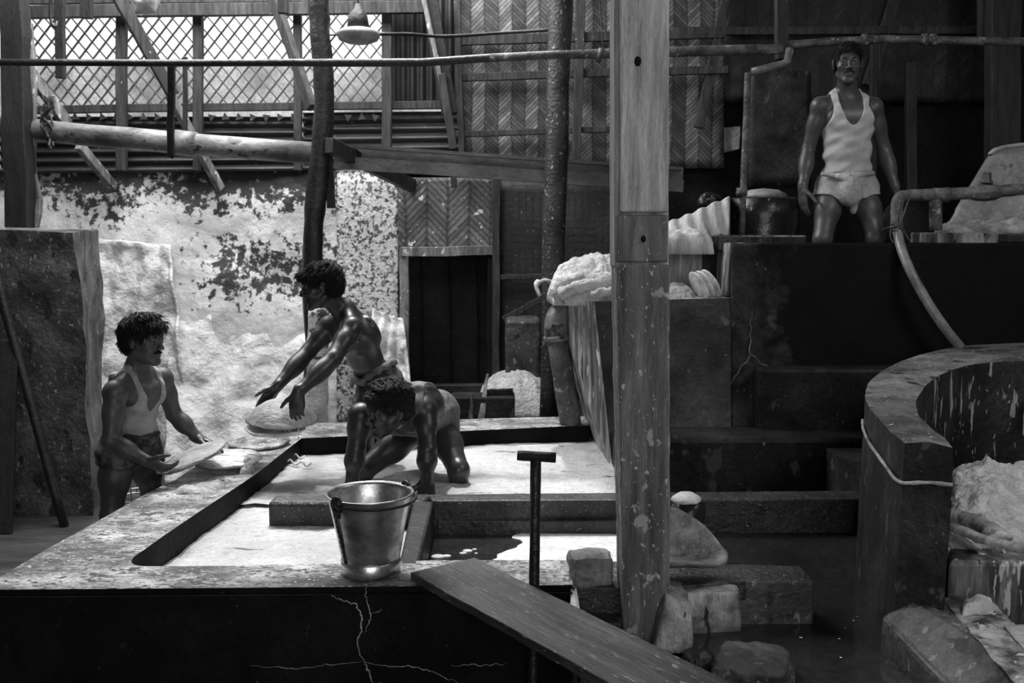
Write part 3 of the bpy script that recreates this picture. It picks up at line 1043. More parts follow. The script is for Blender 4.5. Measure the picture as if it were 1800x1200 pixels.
# braces on the left
BR = 'slanting braces on the left wall'
for i, (u0, v0, d0, u1, v1, d1, w, m, lb) in enumerate((
        (205, -10, 7.2, 305, 168, 7.4, .085, 'wood_mid', 'dark slanting brace crossing the lattice from the top, left of centre of the lattice'),
        (475, -20, 7.2, 548, 190, 6.9, .075, 'wood_mid', 'slanting brace running down to the middle post from the top'),
        (50, 122, 7.6, 118, 218, 7.88, .09, 'wood_pale', 'broad slanting board end behind the rope tangle beside the left post'),
        (138, 255, 7.5, 200, 328, 7.92, .075, 'wood_pale', 'short pale slanting brace below the thick pipe, nearer the left post'),
        (298, 165, 7.5, 388, 332, 7.93, .065, 'wood_pale', 'pale slanting brace passing behind the thick pipe left of the middle post'))):
    T('diagonal_brace', W(u0, v0, d0), W(u1, v1, d1), .05, w, m, lb, 'brace', BR, 40 + i)
T('diagonal_brace', W(578, 255, 6.6), W(726, 326, 7.93), .06, .10, 'wood_dark', 'heavy dark slanting brace from the middle post down towards the doorway', 'brace', None, 47)
T('hanging_stick', W(300, 276, 6.9), W(301, 112, 6.4), .045, .03, 'wood_mid', 'flat upright stick hooked under the collar of the thick pipe', 'stick', None, 50, up=(0, 1, 0))
T('hanging_stick', W(325, 262, 7.09), W(326, 100, 7.09), .03, .03, 'wood_dark', 'thin dark upright stick right of the hooked flat stick', 'stick', None, 51, up=(0, 1, 0))
T('hanging_timber', W(107, 138, 6.7), W(104, -220, 6.7), .055, .05, 'wood_dark', 'dark squared timber hanging down over the lattice next to the left post', 'timber', None, 52, up=(0, 1, 0))
T('hanging_timber', W(153, 33, 7.0), W(152, -220, 7.0), .075, .05, 'wood_dark', 'short timber stub ending at the top rail above the lattice', 'timber', None, 53, up=(0, 1, 0))
T('hanging_timber', W(497, 24, 7.0), W(497, -220, 7.0), .07, .05, 'wood_mid', 'short timber stub ending at the top rail left of the middle post', 'timber', None, 54, up=(0, 1, 0))
bm = bmesh.new()
rnd = random.Random(3)
for k in range(7):
    p = [W(84 + rnd.uniform(-12, 12), 168 + i * 18 + rnd.uniform(-5, 5), 6.93 + rnd.uniform(-.05, .05)) for i in range(5 + k % 2)]
    add_tube(bm, smooth_path(p, 4), .009, 6, .2, k)
add_tube(bm, smooth_path([W(88 + rnd.uniform(-9, 9), 176 + rnd.uniform(-9, 9), 6.9) for i in range(12)], 4), .014, 6, .3, 9)
tag(obj('rope_tangle', bm, 'rope', smooth=True), 'tangle of dark rope hanging over the thick pipe by the left post', 'rope')
bm = bmesh.new()
add_tube(bm, smooth_path([W(92, -20, 6.6), W(88, 15, 6.6), W(90, 38, 6.6), W(97, 47, 6.6), W(100, 38, 6.62)], 4), .010, 8, .1, 9)
tag(obj('iron_hook', bm, 'iron_black', smooth=True), 'dark hook hanging beside the squared timber above the lattice', 'hook')
bs = sheet('plastic_bag', [W(222, -25, 7.0), W(296, -25, 7.0), W(272, 22, 7.0), W(238, 24, 7.0)], 20, 14, .03, 9, 'cloth_white', thick=.004,
           fn=lambda u, v: -.08 * math.sin(math.pi * u) * math.sin(math.pi * v))
tag(bs, 'pale translucent bag sagging over the top rail above the lattice', 'bag')

# hanging lamp
lm = thing('hanging_lamp', W(627, 75, 6.9), 'round enamel hanging lamp in front of the bright lattice', 'lamp')
c = W(630, 62, 6.9)
k = 6.9 / 1750
v_, f_ = lathe([(.0, -14 * k), (20 * k, -13 * k), (33 * k, -8 * k), (37 * k, 0), (38 * k, 3 * k), (30 * k, 9 * k), (18 * k, 12 * k), (0, 13 * k)], c, 40)
obj('lamp_shade', (v_, f_), 'lamp_enamel', lm, smooth=True)
v_, f_ = lathe([(.0, 8 * k), (19 * k, 12 * k), (17 * k, 26 * k), (15 * k, 36 * k), (7 * k, 44 * k), (4 * k, 52 * k), (0, 53 * k)], c, 28)
obj('lamp_neck', (v_, f_), 'iron_black', lm, smooth=True)
bm = bmesh.new(); add_tube(bm, [c + Vector((0, 0, 50 * k)), Vector((c.x, c.y, ROOF))], .006, 8)
obj('lamp_cord', bm, 'iron_black', lm)
bm = bmesh.new()
add_tube(bm, smooth_path([W(560, 63, 6.85), W(590, 61, 6.85), W(600, 62, 6.85)], 4), .006, 8)
add_tube(bm, smooth_path([W(667, 60, 6.9), W(720, 60, 7.2), W(780, 64, 7.4), W(880, 58, 7.6), W(975, 52, 7.6)], 5), .012, 8, .2)
obj('lamp_wire', bm, 'iron_black', lm, smooth=True)

# square concrete pillar at left with a leaning pole, boards
bm = bmesh.new()
pa = [Vector((-4.3, 6.6, 1.93)), Vector((W(141, 500, 6.6).x, 6.6, 1.93)), Vector((W(176, 500, 7.3).x, 7.3, 1.93)), Vector((-4.3, 7.3, 1.93))]
add_prism(bm, pa, 0)
bmesh.ops.subdivide_edges(bm, edges=bm.edges[:], cuts=14, use_grid_fill=True)
for v in bm.verts:
    n = noise.fractal(v.co * 2.2, 1, 2, 5) * .035
    v.co += Vector((n, n * .6, n * .5 if v.co.z > 1.5 else 0))
tag(obj('concrete_pillar', bm, 'concrete_mid', smooth=False), 'massive square concrete pillar with crumbling edge at the left', 'pillar')
bm = bmesh.new()
add_tube(bm, lin(W(-30, 400, 6.5), Zp(113, 925, .0) , 10), [.03] * 11, 10, .15, 3)
tag(obj('leaning_pole', bm, 'pole_dark', smooth=True), 'thin dark pole leaning on the face of the concrete pillar', 'pole')
T('leaning_board', Vector((W(12, 900, 6.35).x, 6.2, 0)), W(6, 600, 6.45), .2, .03, 'wood_dark', 'dark broad board leaning at the foot of the pillar at the left edge', 'board', None, 60, up=(0, 1, 0))
# wire basket far behind the left man's legs
bm = bmesh.new()
cb = W(235, 850, 6.9)
for i in range(14):
    a = 2 * math.pi * i / 14
    add_tube(bm, [cb + Vector((.13 * math.cos(a), .13 * math.sin(a), -.10)), cb + Vector((.16 * math.cos(a), .16 * math.sin(a), .12))], .005, 6)
for zz, rr in ((-.1, .13), (0, .145), (.12, .16)):
    add_tube(bm, [cb + Vector((rr * math.cos(2 * math.pi * i / 20), rr * math.sin(2 * math.pi * i / 20), zz)) for i in range(21)], .006, 6)
tag(obj('wire_basket', bm, 'aluminium', smooth=True), 'shiny wire basket seen between the legs of the left man', 'basket')

# ================================================================== BASIN
def zp(u, v, z=ZT): return Zp(u, v, z)


bs_ = thing('concrete_basin', (0, 4.6, 0), 'low concrete basin with wet pale-crusted rims holding milky liquid', 'basin')
outer = [(432, 762), (308, 843), (259, 866), (164, 920), (87, 962), (-14, 1022), (-10, 1036)]
front = [(1006, 1028)]
inner = [(1000, 984), (768, 984), (595, 990), (400, 994), (270, 995), (256, 995), (244, 994), (236, 992), (232, 989), (231, 985), (233, 981), (237, 977), (244, 972), (253, 966), (294, 937), (350, 899), (420, 853), (455, 829), (504, 790), (530, 770)]
far = [(1036, 747), (1032, 731), (520, 744)]
bm = bmesh.new()
from mathutils.geometry import tessellate_polygon
rp2 = [zp(u, v) for u, v in outer + front + inner + far]
tv = [bm.verts.new(p) for p in rp2]
bv0 = [bm.verts.new((p.x, p.y, 0)) for p in rp2]
for t3 in tessellate_polygon([[Vector((p.x, p.y, 0)) for p in rp2]]):
    bm.faces.new([tv[k] for k in t3]); bm.faces.new([bv0[k] for k in reversed(t3)])
for k in range(len(rp2)):
    j = (k + 1) % len(rp2)
    bm.faces.new((tv[k], bv0[k], bv0[j], tv[j]))
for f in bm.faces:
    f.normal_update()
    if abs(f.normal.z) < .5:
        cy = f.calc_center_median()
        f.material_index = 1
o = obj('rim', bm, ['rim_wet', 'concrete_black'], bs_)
o['label'] = 'wet rim crusted with pale fibres'
# front facing with rounded nose and cracks
a, b = zp(-12, 1037), zp(1006, 1029)
bm = bmesh.new()
add_hull8(bm, [a + Vector((0, -.012, -.02)), b + Vector((0, -.012, -.02)), Vector((b.x, b.y - .004, 0)), Vector((a.x, a.y - .004, 0))],
          [a + Vector((0, .06, -.02)), b + Vector((0, .06, -.02)), Vector((b.x, b.y + .06, 0)), Vector((a.x, a.y + .06, 0))])
for f in bm.faces: f.material_index = 0


def ribbon(bm, pts, w, mi, seed):
    """thin raised lime line on the front wall through pixel points"""
    out = []
    path = []
    for i in range(len(pts) - 1):
        for k in range(10):
            t = k / 10
            path.append((pts[i][0] * (1 - t) + pts[i + 1][0] * t, pts[i][1] * (1 - t) + pts[i + 1][1] * t))
    path.append(pts[-1])
    nrm = Vector((b.y - a.y, -(b.x - a.x), 0)).normalized()
    P = []
    for i, (u, v) in enumerate(path):
        u += 4 * noise.noise(Vector((i * .45, seed, 0))); v += 4 * noise.noise(Vector((i * .45, seed, 5)))
        r = ray(u, v)
        o_ = Vector((0, 0, CAM_H))
        base = a + nrm * .0125
        base.y -= .0
        t = (Vector((base.x, base.y - .012 if False else base.y, 0)) - o_).dot(nrm) / r.dot(nrm)
        P.append(o_ + r * t)
    vs = []
    for i, p in enumerate(P):
        d = (P[min(i + 1, len(P) - 1)] - P[max(i - 1, 0)]).normalized()
        s = d.cross(nrm).normalized()
        ww = w * (.5 + abs(noise.noise(Vector((i * .6, seed + 3, 0)))) * 1.3) * (.35 + .65 * math.sin(math.pi * min(1, (i + 1) / len(P) * 1.05)))
        vs.append((bm.verts.new(p - s * ww), bm.verts.new(p + nrm * .0015), bm.verts.new(p + s * ww)))
    for i in range(len(vs) - 1):
        for q in (0, 1):
            f = bm.faces.new((vs[i][q], vs[i][q + 1], vs[i + 1][q + 1], vs[i + 1][q]))
            f.material_index = mi


for k, (pts, w) in enumerate((([(645, 1028), (642, 1045), (650, 1075), (652, 1085), (646, 1100), (641, 1112)], .0022),
                        ([(583, 1045), (600, 1055), (625, 1060), (634, 1080), (636, 1105), (628, 1130), (632, 1150), (643, 1164)], .003),
                        ([(643, 1164), (648, 1180), (655, 1205)], .0035),
                        ([(643, 1164), (690, 1172), (720, 1170), (760, 1180), (800, 1198), (815, 1208)], .0024),
                        ([(440, 1170), (520, 1175), (580, 1168), (643, 1162)], .0012),
                        ([(795, 1170), (850, 1168), (893, 1166)], .0014),
                        ([(650, 1078), (665, 1075), (672, 1070)], .001))):
    ribbon(bm, pts, w, 1, k * 3.3)
o = obj('front_wall', bm, ['concrete_black', 'crack'], bs_)
# divider beams and the short cross wall
bm = bmesh.new()
add_prism(bm, [zp(470, 882), zp(745, 882), zp(762, 866), zp(482, 869)], .45)
for e in bm.edges: pass
o = obj('divider', bm, 'divider_wet', bs_); bevel(o, .022, 3)
bm = bmesh.new()
add_prism(bm, [zp(760, 880), zp(1515, 876), zp(1508, 861), zp(752, 868)], .3)
o = obj('divider', bm, 'divider_wet', bs_); bevel(o, .01, 2)
bm = bmesh.new()
add_prism(bm, [Zp(768, 914, .664), Zp(1100, 916, .664), Zp(1100, 905, .664), Zp(762, 905, .664)], .3)
o = obj('divider_step', bm, 'divider_wet', bs_); bevel(o, .008, 2)
bm = bmesh.new()
add_prism(bm, [zp(700, 992), zp(736, 992), zp(762, 880), zp(726, 880)], .3)
o = obj('cross_wall', bm, 'concrete_dark', bs_); bevel(o, .012, 2)

# liquids: stuff filling the basin
def liquid(name, pts, z, m, label, amp, res=110, sc=4.0):
    a, b, c, d = [Vector((p[0], p[1], z)) for p in pts]
    vs, fs = [], []
    for j in range(res + 1):
        for i in range(res + 1):
            u, v = i / res, j / res
            p = a.lerp(b, u).lerp(d.lerp(c, u), v)
            p.z += amp * noise.fractal(Vector((p.x * sc, p.y * sc * 1.6, .5)), .8, 2.1, 5)
            vs.append(p)
    for j in range(res):
        for i in range(res):
            k = j * (res + 1) + i
            fs.append((k, k + 1, k + res + 2, k + res + 1))
    o = obj(name, (vs, fs), m, smooth=True)
    return tag(o, label, 'liquid', kind='stuff')


liquid('milky_liquid', [Zp(395, 885, .66), Zp(1120, 873, .66), Zp(1090, 750, .66), Zp(515, 770, .66)], .655, 'milk',
       'bright milky liquid filling the back basin round the two men', .012)
liquid('milky_liquid', [Zp(225, 1006, .65), Zp(716, 1006, .65), Zp(735, 868, .65), Zp(370, 868, .65)], .638, 'milk',
       'bright milky liquid in the front left basin beside the bucket', .010)
liquid('dark_water', [Zp(715, 1000, .60), Zp(1120, 1000, .60), Zp(1120, 895, .60), Zp(745, 895, .60)], .60, 'water_dark',
       'dark water in the small basin behind the plank', .002)
# foam sheet floating on it
fo = [(865, 985), (880, 972), (905, 962), (918, 950), (900, 944), (925, 934), (960, 926), (1010, 921), (1100, 920), (1100, 1000), (980, 1000), (862, 1000)]
bm = bmesh.new()
fp_ = smooth_path([Zp(u, v, .607) for u, v in fo], 8)
for i, p in enumerate(fp_): p += Vector((noise.noise(p * 30), noise.noise(p * 30 + Vector((5, 0, 0))), 0)) * .012 * (i < 68)
add_prism(bm, fp_, .598)
tag(obj('floating_foam', bm, 'foam'), 'pale foam sheet floating on the dark water by the big post', 'foam', kind='stuff')
bm = bmesh.new()
for u, v, r in ((822, 968, .022), (814, 972, .016), (834, 965, .010), (837, 972, .008), (770, 978, .03), (785, 977, .02)):
    bmesh.ops.create_uvsphere(bm, u_segments=12, v_segments=8, radius=r, matrix=Matrix.Translation(Zp(u, v, .601)) @ Matrix.Diagonal((1, .8, .25, 1)))
tag(obj('foam_blobs', bm, 'foam', smooth=True), 'small white foam blobs near the top of the plank', 'foam', kind='stuff')
liquid('dark_water', [Vector((.25, 1.6, 0)), Vector((3.6, 1.6, 0)), Vector((4.2, 4.5, 0)), Vector((.6, 4.5, 0))], .596, 'water_dark',
       'dark still water around the stone blocks and curved tank', .0016, sc=2.5)
bm = bmesh.new()
for u, v, r in ((1475, 1122, .004), (1500, 1090, .003), (1507, 1083, .002), (1486, 1103, .002), (1408, 1120, .006), (1478, 1155, .004)):
    bmesh.ops.create_circle(bm, cap_ends=True, segments=12, radius=r, matrix=Matrix.Translation(Zp(u, v, .599)))
tag(obj('floating_specks', bm, 'foam'), 'tiny pale specks floating on the dark water at right', 'foam', kind='stuff')

# foam heap behind the far rim
tag(heap('foam_heap', [Zp(828, 738, .56), Zp(985, 738, .56), Zp(975, 690, .6), Zp(850, 690, .6)], .56, .30, 'wool', .03, 9, 120, power=.45),
    'pile of frothy white wool behind the far rim beside the upright pipe', 'wool', kind='stuff')
T('broken_stake', W(845, 745, 6.55), W(857, 657, 6.75), .05, .03, 'wood_pale', 'split pale stake standing behind the far rim left of the white pile', 'stake', None, 70, up=(0, 1, 0), taper=.35)
T('broken_stake', W(827, 745, 6.5), W(830, 692, 6.6), .035, .025, 'wood_mid', 'short broken stake just left of the split pale one', 'stake', None, 71, up=(0, 1, 0), taper=.4)
T('wooden_stick', W(852, 690, 6.72), W(902, 687, 6.72), .04, .04, 'wood_dark', 'dark stick lying behind the white wool pile', 'stick', None, 72)
tag(box('dark_block', W(792, 700, 6.7).x, W(905, 700, 6.7).x, 6.62, 6.85, .56, W(800, 695, 6.7).z, 'concrete_dark', bv=.01), 'dark block on the ground before the doorway', 'block')
tag(box('dark_block', W(755, 700, 6.7).x, W(789, 700, 6.7).x, 6.55, 6.75, .56, W(770, 712, 6.7).z, 'concrete_mid', bv=.01), 'low greyish block left of the dark block before the doorway', 'block')

# upright pipe with elbow
pe = thing('drain_pipe', W(1000, 738, 6.05), 'fat grey plastic pipe with elbow leaning beside the tank', 'pipe')
bm = bmesh.new()
add_tube(bm, lin(W(1003, 745, 6.03), W(980, 592, 6.03), 6), .066, 28, .02)
obj('pipe_body', bm, 'pipe_iron', pe, smooth=True)
bm = bmesh.new()
add_tube(bm, smooth_path([W(980, 598, 6.03), W(978, 575, 6.03), W(984, 553, 6.05), W(1003, 543, 6.12), W(1035, 541, 6.2)], 5), .074, 28, .02)
add_tube(bm, [W(980, 597, 6.03), W(979, 589, 6.03)], .083, 28, 0)
obj('elbow', bm, 'pipe_pale', pe, smooth=True)

# ================================================================== TANK + PLATFORM (right)
tk = thing('stepped_tank', (1.6, 5.5, 0), 'tall black masonry tank and platform wall with stepped foot', 'tank')
YT = 5.55
ztk = W(1045, 527, YT).z
bm = bmesh.new()
# left tank body: front-left edge slants, left side face runs back
fl_t, fl_b = W(1045, 530, YT), W(1078, 835, 5.35)
bl_t, bl_b = W(972, 522, 6.25), W(1034, 760, 6.25)
fr_t, fr_b = W(1285, 523, YT), W(1285, 850, 5.35)
br_t = Vector((fr_t.x, 6.25, fr_t.z)); br_b = Vector((fr_b.x, 6.25, fr_b.z))
add_hull8(bm, [fl_t, fr_t, fr_b, fl_b], [bl_t, br_t, br_b, bl_b])
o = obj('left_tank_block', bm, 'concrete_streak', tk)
o['label'] = 'pale-streaked left side'
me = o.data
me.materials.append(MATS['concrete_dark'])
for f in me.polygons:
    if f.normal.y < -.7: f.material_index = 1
bm = bmesh.new()
zw = W(1400, 428, 5.56).z
x0 = W(1286, 428, 5.56).x
xl = W(1262, 470, 6.1).x
add_hull8(bm, [Vector((x0, 5.56, zw)), Vector((5.0, 5.56, zw)), Vector((5.0, 5.34, 0)), Vector((x0, 5.34, 0))],
          [Vector((xl, 6.0, zw)), Vector((5.0, 6.0, zw)), Vector((5.0, 6.0, 0)), Vector((xl, 6.0, 0))])
o = obj('platform_wall', bm, 'concrete_tarred', tk); bevel(o, .012, 2)
# lower right tread the man stands on
box('platform_floor', .95, 5.0, 5.95, 8.0, .56, 1.30, 'concrete_black', tk)
z1, z2 = W(1400, 648, 5.34).z, W(1400, 768, 5.14).z
box('upper_step', W(1335, 650, 5.34).x, 4.5, 5.34, 5.76, 0, z1, 'concrete_dim', tk, bv=.02)
box('lower_step', W(1085, 770, 5.14).x, 4.5, 5.14, 5.55, 0, z2, 'concrete_dim', tk, bv=.03)
# lit inner walls of the tank top
bm = bmesh.new()
add_hull8(bm, [W(1263, 428, 6.05), W(1286, 426, 5.58), W(1276, 520, 5.58), W(1258, 515, 6.05)],
          [W(1263, 428, 6.05) + Vector((.05, .1, 0)), W(1286, 426, 5.58) + Vector((.08, .05, 0)), W(1276, 520, 5.58) + Vector((.08, .05, 0)), W(1258, 515, 6.05) + Vector((.05, .1, 0))])
obj('wall_end', bm, 'concrete_streak', tk)
bm = bmesh.new()
add_hull8(bm, [W(1160, 452, 6.2), W(1234, 431, 6.2), W(1234, 520, 6.2), W(1160, 520, 6.2)],
          [W(1160, 452, 6.35), W(1250, 431, 6.4), W(1250, 520, 6.4), W(1160, 520, 6.35)])
obj('rear_wall', bm, 'concrete_streak', tk)
# cracks on the tank wall, raised mortar
bm = bmesh.new()
for k, pts in enumerate(([(1322, 545), (1318, 580), (1320, 625)], [(1320, 626), (1305, 640), (1290, 665), (1272, 690)], [(1322, 626), (1340, 640), (1365, 648)])):
    pp_ = smooth_path([W(u, v, 5.50 - .0 if v < 600 else 5.462) for u, v in pts], 9)
    for p in pp_:
        n_ = noise.noise_vector(p * 22) * .014
        p.x += n_.x; p.z += n_.z
    add_tube(bm, pp_, [.0022 + .002 * abs(noise.noise(p * 40)) for p in pp_], 6, .5, 3)
obj('crack_line', bm, 'concrete_mid', tk, smooth=True)

# wool on the tank
tag(heap('wool_pile', [W(972, 528, 5.75), W(1120, 530, 5.6), W(1125, 500, 6.2), W(960, 500, 6.2)], ztk - .03, .27, 'wool', .035, 8, 120, power=.4),
    'heap of wet white fleece on the corner of the tank left of the big post', 'wool', kind='stuff')
hb = bmesh.new()
add_tube(hb, smooth_path([W(1062, 478, 5.9), W(1020, 487, 5.75), W(990, 500, 5.7), W(981, 515, 5.68), W(984, 535, 5.68)], 6), [.03] * 10 + [.05] * 10 + [.03] * 5, 14, .4, 3)
add_tube(hb, smooth_path([W(1085, 492, 5.75), W(1050, 498, 5.65), W(1010, 506, 5.6), W(985, 518, 5.62)], 6), .035, 14, .5, 5)
add_tube(hb, smooth_path([W(1085, 512, 5.6), W(1060, 514, 5.56), W(1040, 520, 5.55)], 6), .025, 14, .5, 7)
tag(obj('wet_hide', hb, 'wool', smooth=True), 'folded wet hide draped over the tank corner above the pipe elbow', 'hide')
tag(heap('wool_pile', [W(1150, 528, 5.6), W(1228, 528, 5.6), W(1225, 505, 6.15), W(1150, 505, 6.15)], ztk - .03, .10, 'wool_shade', .02, 9, 40),
    'low grey wool layer in the tank right of the big post', 'wool', kind='stuff')
G_D = 'leaning discs in the tank'
for i in range(3):
    Rm = Matrix.Rotation(math.radians(18), 3, 'Z') @ Matrix.Rotation(math.radians(62), 3, 'Y')
    c = W(1229 + i * 10, 503 - i * 2, 5.68)
    v_, f_ = lathe([(0, .007), (.085, .005), (.095, 0), (.085, -.005), (0, -.007)], c, 30, Rm)
    tag(obj('pale_disc', (v_, f_), 'white_edge', smooth=True),
        ['leftmost of three pale discs leaning in a stack inside the tank corner', 'middle one of three pale discs leaning in a stack inside the tank corner',
         'rightmost of three pale discs leaning against the lit wall end'][i], 'disc', G_D)

# cloth, drum, sacks on the platform
tag(box('plank_shelf', W(1255, 410, 5.95).x, W(1410, 410, 5.95).x, 5.85, 6.3, zw - .05, zw + .045, 'drum_dark', bv=.01),
    'low dark plank lying on the platform behind the white cloth', 'plank')
cl = sheet('draped_cloth', [W(1160, 432, 5.95), W(1281, 413, 6.0), W(1282, 346, 6.05), W(1150, 400, 6.05)], 80, 24, .01, 6, 'cloth_white', thick=.006,
           fn=lambda u, v: -.018 * math.sin(u * 34 + 3 * math.sin(v * 2)) * (1.1 - .6 * v))
tag(cl, 'white cloth hanging in folds over the dark tub behind the big post', 'cloth')
bm = bmesh.new()
add_hull8(bm, [W(1100, 432, 6.06), W(1284, 415, 6.06), W(1284, 348, 6.06), W(1150, 400, 6.06)],
          [W(1100, 432, 6.5), W(1284, 415, 6.5), W(1284, 348, 6.5), W(1150, 400, 6.5)])
tag(obj('dark_tub', bm, 'drum_dark'), 'dark tub under the white hanging cloth', 'tub')
tag(heap('wet_bundle', [W(1150, 448, 5.8), W(1256, 436, 5.8), W(1256, 428, 6.0), W(1150, 428, 6.0)], W(1200, 442, 5.8).z, .13, 'cloth_white', .012, 9, 36, power=.35),
    'pale wet cloth bundle lying on the tank wall right of the big post', 'cloth')
dm = thing('metal_drum', W(1340, 420, 6.3), 'dark glossy drum with domed lid left of the man on the platform', 'drum')
c = W(1340, 425, 6.45)
zt_ = W(1340, 349, 6.3).z - c.z
v_, f_ = lathe([(0, -.5), (.225, -.5), (.228, -.3), (.222, 0), (.228, zt_ * .6), (.225, zt_), (.2, zt_ + .01), (0, zt_ + .01)], c, 48)
obj('drum_body', (v_, f_), 'drum_dark', dm, smooth=True)
v_, f_ = lathe([(.15, zt_ + .01), (.14, zt_ + .035), (.09, zt_ + .06), (0, zt_ + .07)], c, 36)
obj('lid', (v_, f_), 'tank_pale', dm, smooth=True)
bd = stone_mesh(W(1248, 356, 6.4), .08, .06, .06, .3, 4, .22, .1)
tag(obj('dark_bundle', bd, 'drum_dark', smooth=True), 'small ragged dark bundle just behind the top of the white cloth', 'bundle')
bin_ = sheet('hanging_sack', [W(1240, 275, 8.0), W(1300, 262, 8.0), W(1303, 222, 8.0), W(1226, 226, 8.0)], 24, 16, .03, 8, 'hide_wet', thick=.02,
             fn=lambda u, v: -.05 * math.sin(math.pi * u))
tag(bin_, 'crumpled greyish sack hanging in the dark behind the upright pipe', 'sack')
tag(sheet('wall_board', [W(1315, 330, 7.5), W(1425, 330, 7.5), W(1425, 125, 7.5), W(1318, 125, 7.5)], 10, 10, .01, 3, 'concrete_dark', thick=.03),
    'stained dark board on the wall between upright pipe and man', 'board')

# discs / round lid behind the man's leg
c = W(1594, 392, 6.35)
Rm = Matrix.Rotation(math.radians(80), 3, 'X')
v_, f_ = lathe([(0, .03), (.10, .025), (.155, .0), (.16, -.01), (0, -.02)], c, 40, Rm)
tag(obj('round_lid', (v_, f_), 'board_dark', smooth=True), 'dark round lid with pale specks standing behind the bent iron pipe', 'lid')
tag(box('low_plinth', W(1640, 400, 5.98).x, 4.9, 5.9, 6.5, zw - .1, W(1700, 409, 5.98).z, 'concrete_streak', bv=.01), 'low stained plinth under the white wool on the platform', 'plinth')
# pale tank
tpk = thing('pale_vat', W(1790, 400, 6.8), 'large pale slope-sided vat with worn rim at the right edge', 'vat')
bm = bmesh.new()
add_hull8(bm, [W(1652, 408, 6.55), W(2050, 408, 6.55), W(2000, 240, 6.7), W(1740, 262, 6.7)],
          [W(1680, 404, 7.3), W(2050, 404, 7.3), W(2000, 240, 7.2), W(1760, 265, 7.2)])
o = obj('vat_body', bm, 'tank_pale', tpk); bevel(o, .07, 5)
for f in o.data.polygons: f.use_smooth = True
bm = bmesh.new()
add_tube(bm, smooth_path([W(1738, 272, 6.72), W(1750, 263, 6.71), W(1775, 257, 6.71), W(1830, 251, 6.71)], 5), .013, 10, .3, 5)
obj('worn_rim', bm, 'pan_pale', tpk, smooth=True)
bm = bmesh.new()
v_ = [W(1663, 387, 6.535), W(1672, 378, 6.535), W(1680, 362, 6.545), W(1678, 374, 6.54), (W(1668, 390, 6.53))]
bm.faces.new([bm.verts.new(p) for p in v_])
bmesh.ops.solidify(bm, geom=bm.faces[:], thickness=.008)
obj('tear', bm, 'concrete_black', tpk)
tag(heap('wool_pile', [W(1640, 410, 5.95), W(1860, 410, 5.95), W(1870, 400, 6.45), W(1640, 400, 6.45)], W(1700, 411, 5.98).z,
         lambda u, v: .07 + .10 * max(0, min(1, (u - .5) * 3)), 'wool_shade', .035, 10, 120, power=.35),
    'ridge of white wool on the plinth before the pale vat', 'wool', kind='stuff')
tag(box('black_tray', W(1762, 420, 5.85).x, 4.2, 5.78, 5.92, W(1780, 426, 5.85).z, W(1780, 411, 5.85).z, 'iron_black', bv=.005),
    'black tray on the wall edge at the far right', 'tray')

# iron pipe with valve and hose
ip = thing('iron_pipe', W(1575, 428, 5.55), 'rusted iron water pipe with tee and tap valve over the black wall', 'pipe')
YP = 5.6
bm = bmesh.new()
add_tube(bm, smooth_path([W(1850, 331, YP), W(1790, 333, YP), W(1735, 338, YP), W(1650, 342, YP), W(1600, 343, YP), W(1583, 347, YP), W(1577, 358, YP), W(1576, 380, YP), W(1576, 402, YP)], 5), .033, 16, .12, 3)
add_tube(bm, lin(W(1640, 343, YP), W(1668, 342, YP), 2), .041, 16, .1, 5)
obj('pipe_run', bm, 'pipe_iron', ip, smooth=True)
bm = bmesh.new()
add_tube(bm, lin(W(1645, 345, YP), W(1645, 405, YP), 4), .034, 16, .1, 6)
obj('tee_leg', bm, 'pipe_iron', ip, smooth=True)
bm = bmesh.new()
add_tube(bm, [W(u, v, YP) for u, v in ((1705, 340), (1715, 339), (1732, 338), (1748, 337), (1758, 336))], [.034, .046, .05, .046, .034], 8, .1, 2)
vb = obj('valve', bm, 'pipe_iron', ip)
bm = bmesh.new()
add_tube(bm, [W(1733, 322, YP), W(1734, 317, YP)], .038, 8)
add_tube(bm, [W(1734, 318, YP), W(1736, 303, YP)], [.030, .022], 4)
obj('tap_handle', bm, 'gutter_grey', vb)
bm = bmesh.new()
for k in range(5):
    add_tube(bm, [W(1576 + 11 * math.cos(i * .9 + k), 394 + k * 3 + 1.5 * math.sin(i * .9), YP - .035 + .01 * math.sin(i)) for i in range(6)], .003, 5)
add_tube(bm, smooth_path([W(1588, 338, YP - .03), W(1584, 370, YP - .04), W(1582, 395, YP - .04)], 4), .004, 5)
add_tube(bm, smooth_path([W(1600, 342, YP - .03), W(1590, 372, YP - .05), W(1584, 395, YP - .04), W(1600, 425, YP - .05)], 4), .004, 5)
add_tube(bm, smooth_path([W(1552, 403, YP - .04), W(1564, 399, YP - .05), W(1578, 398, YP - .04)], 4), .004, 5)
add_tube(bm, smooth_path([W(1566, 402, YP - .03), W(1565, 416, YP - .04), W(1570, 426, YP - .04)], 4), .004, 5)
obj('twine', bm, 'rope', ip)
bm = bmesh.new()
add_tube(bm, smooth_path([W(1576, 392, YP), W(1579, 415, YP - .03), W(1587, 445, 5.5), W(1605, 485, 5.42), W(1630, 530, 5.38), W(1660, 575, 5.36), W(1690, 612, 5.36)], 6), .026, 16, .04, 3)
tag(obj('rubber_hose', bm, 'hose', smooth=True), 'pale rubber hose curving from the iron pipe down to the round tank', 'hose')

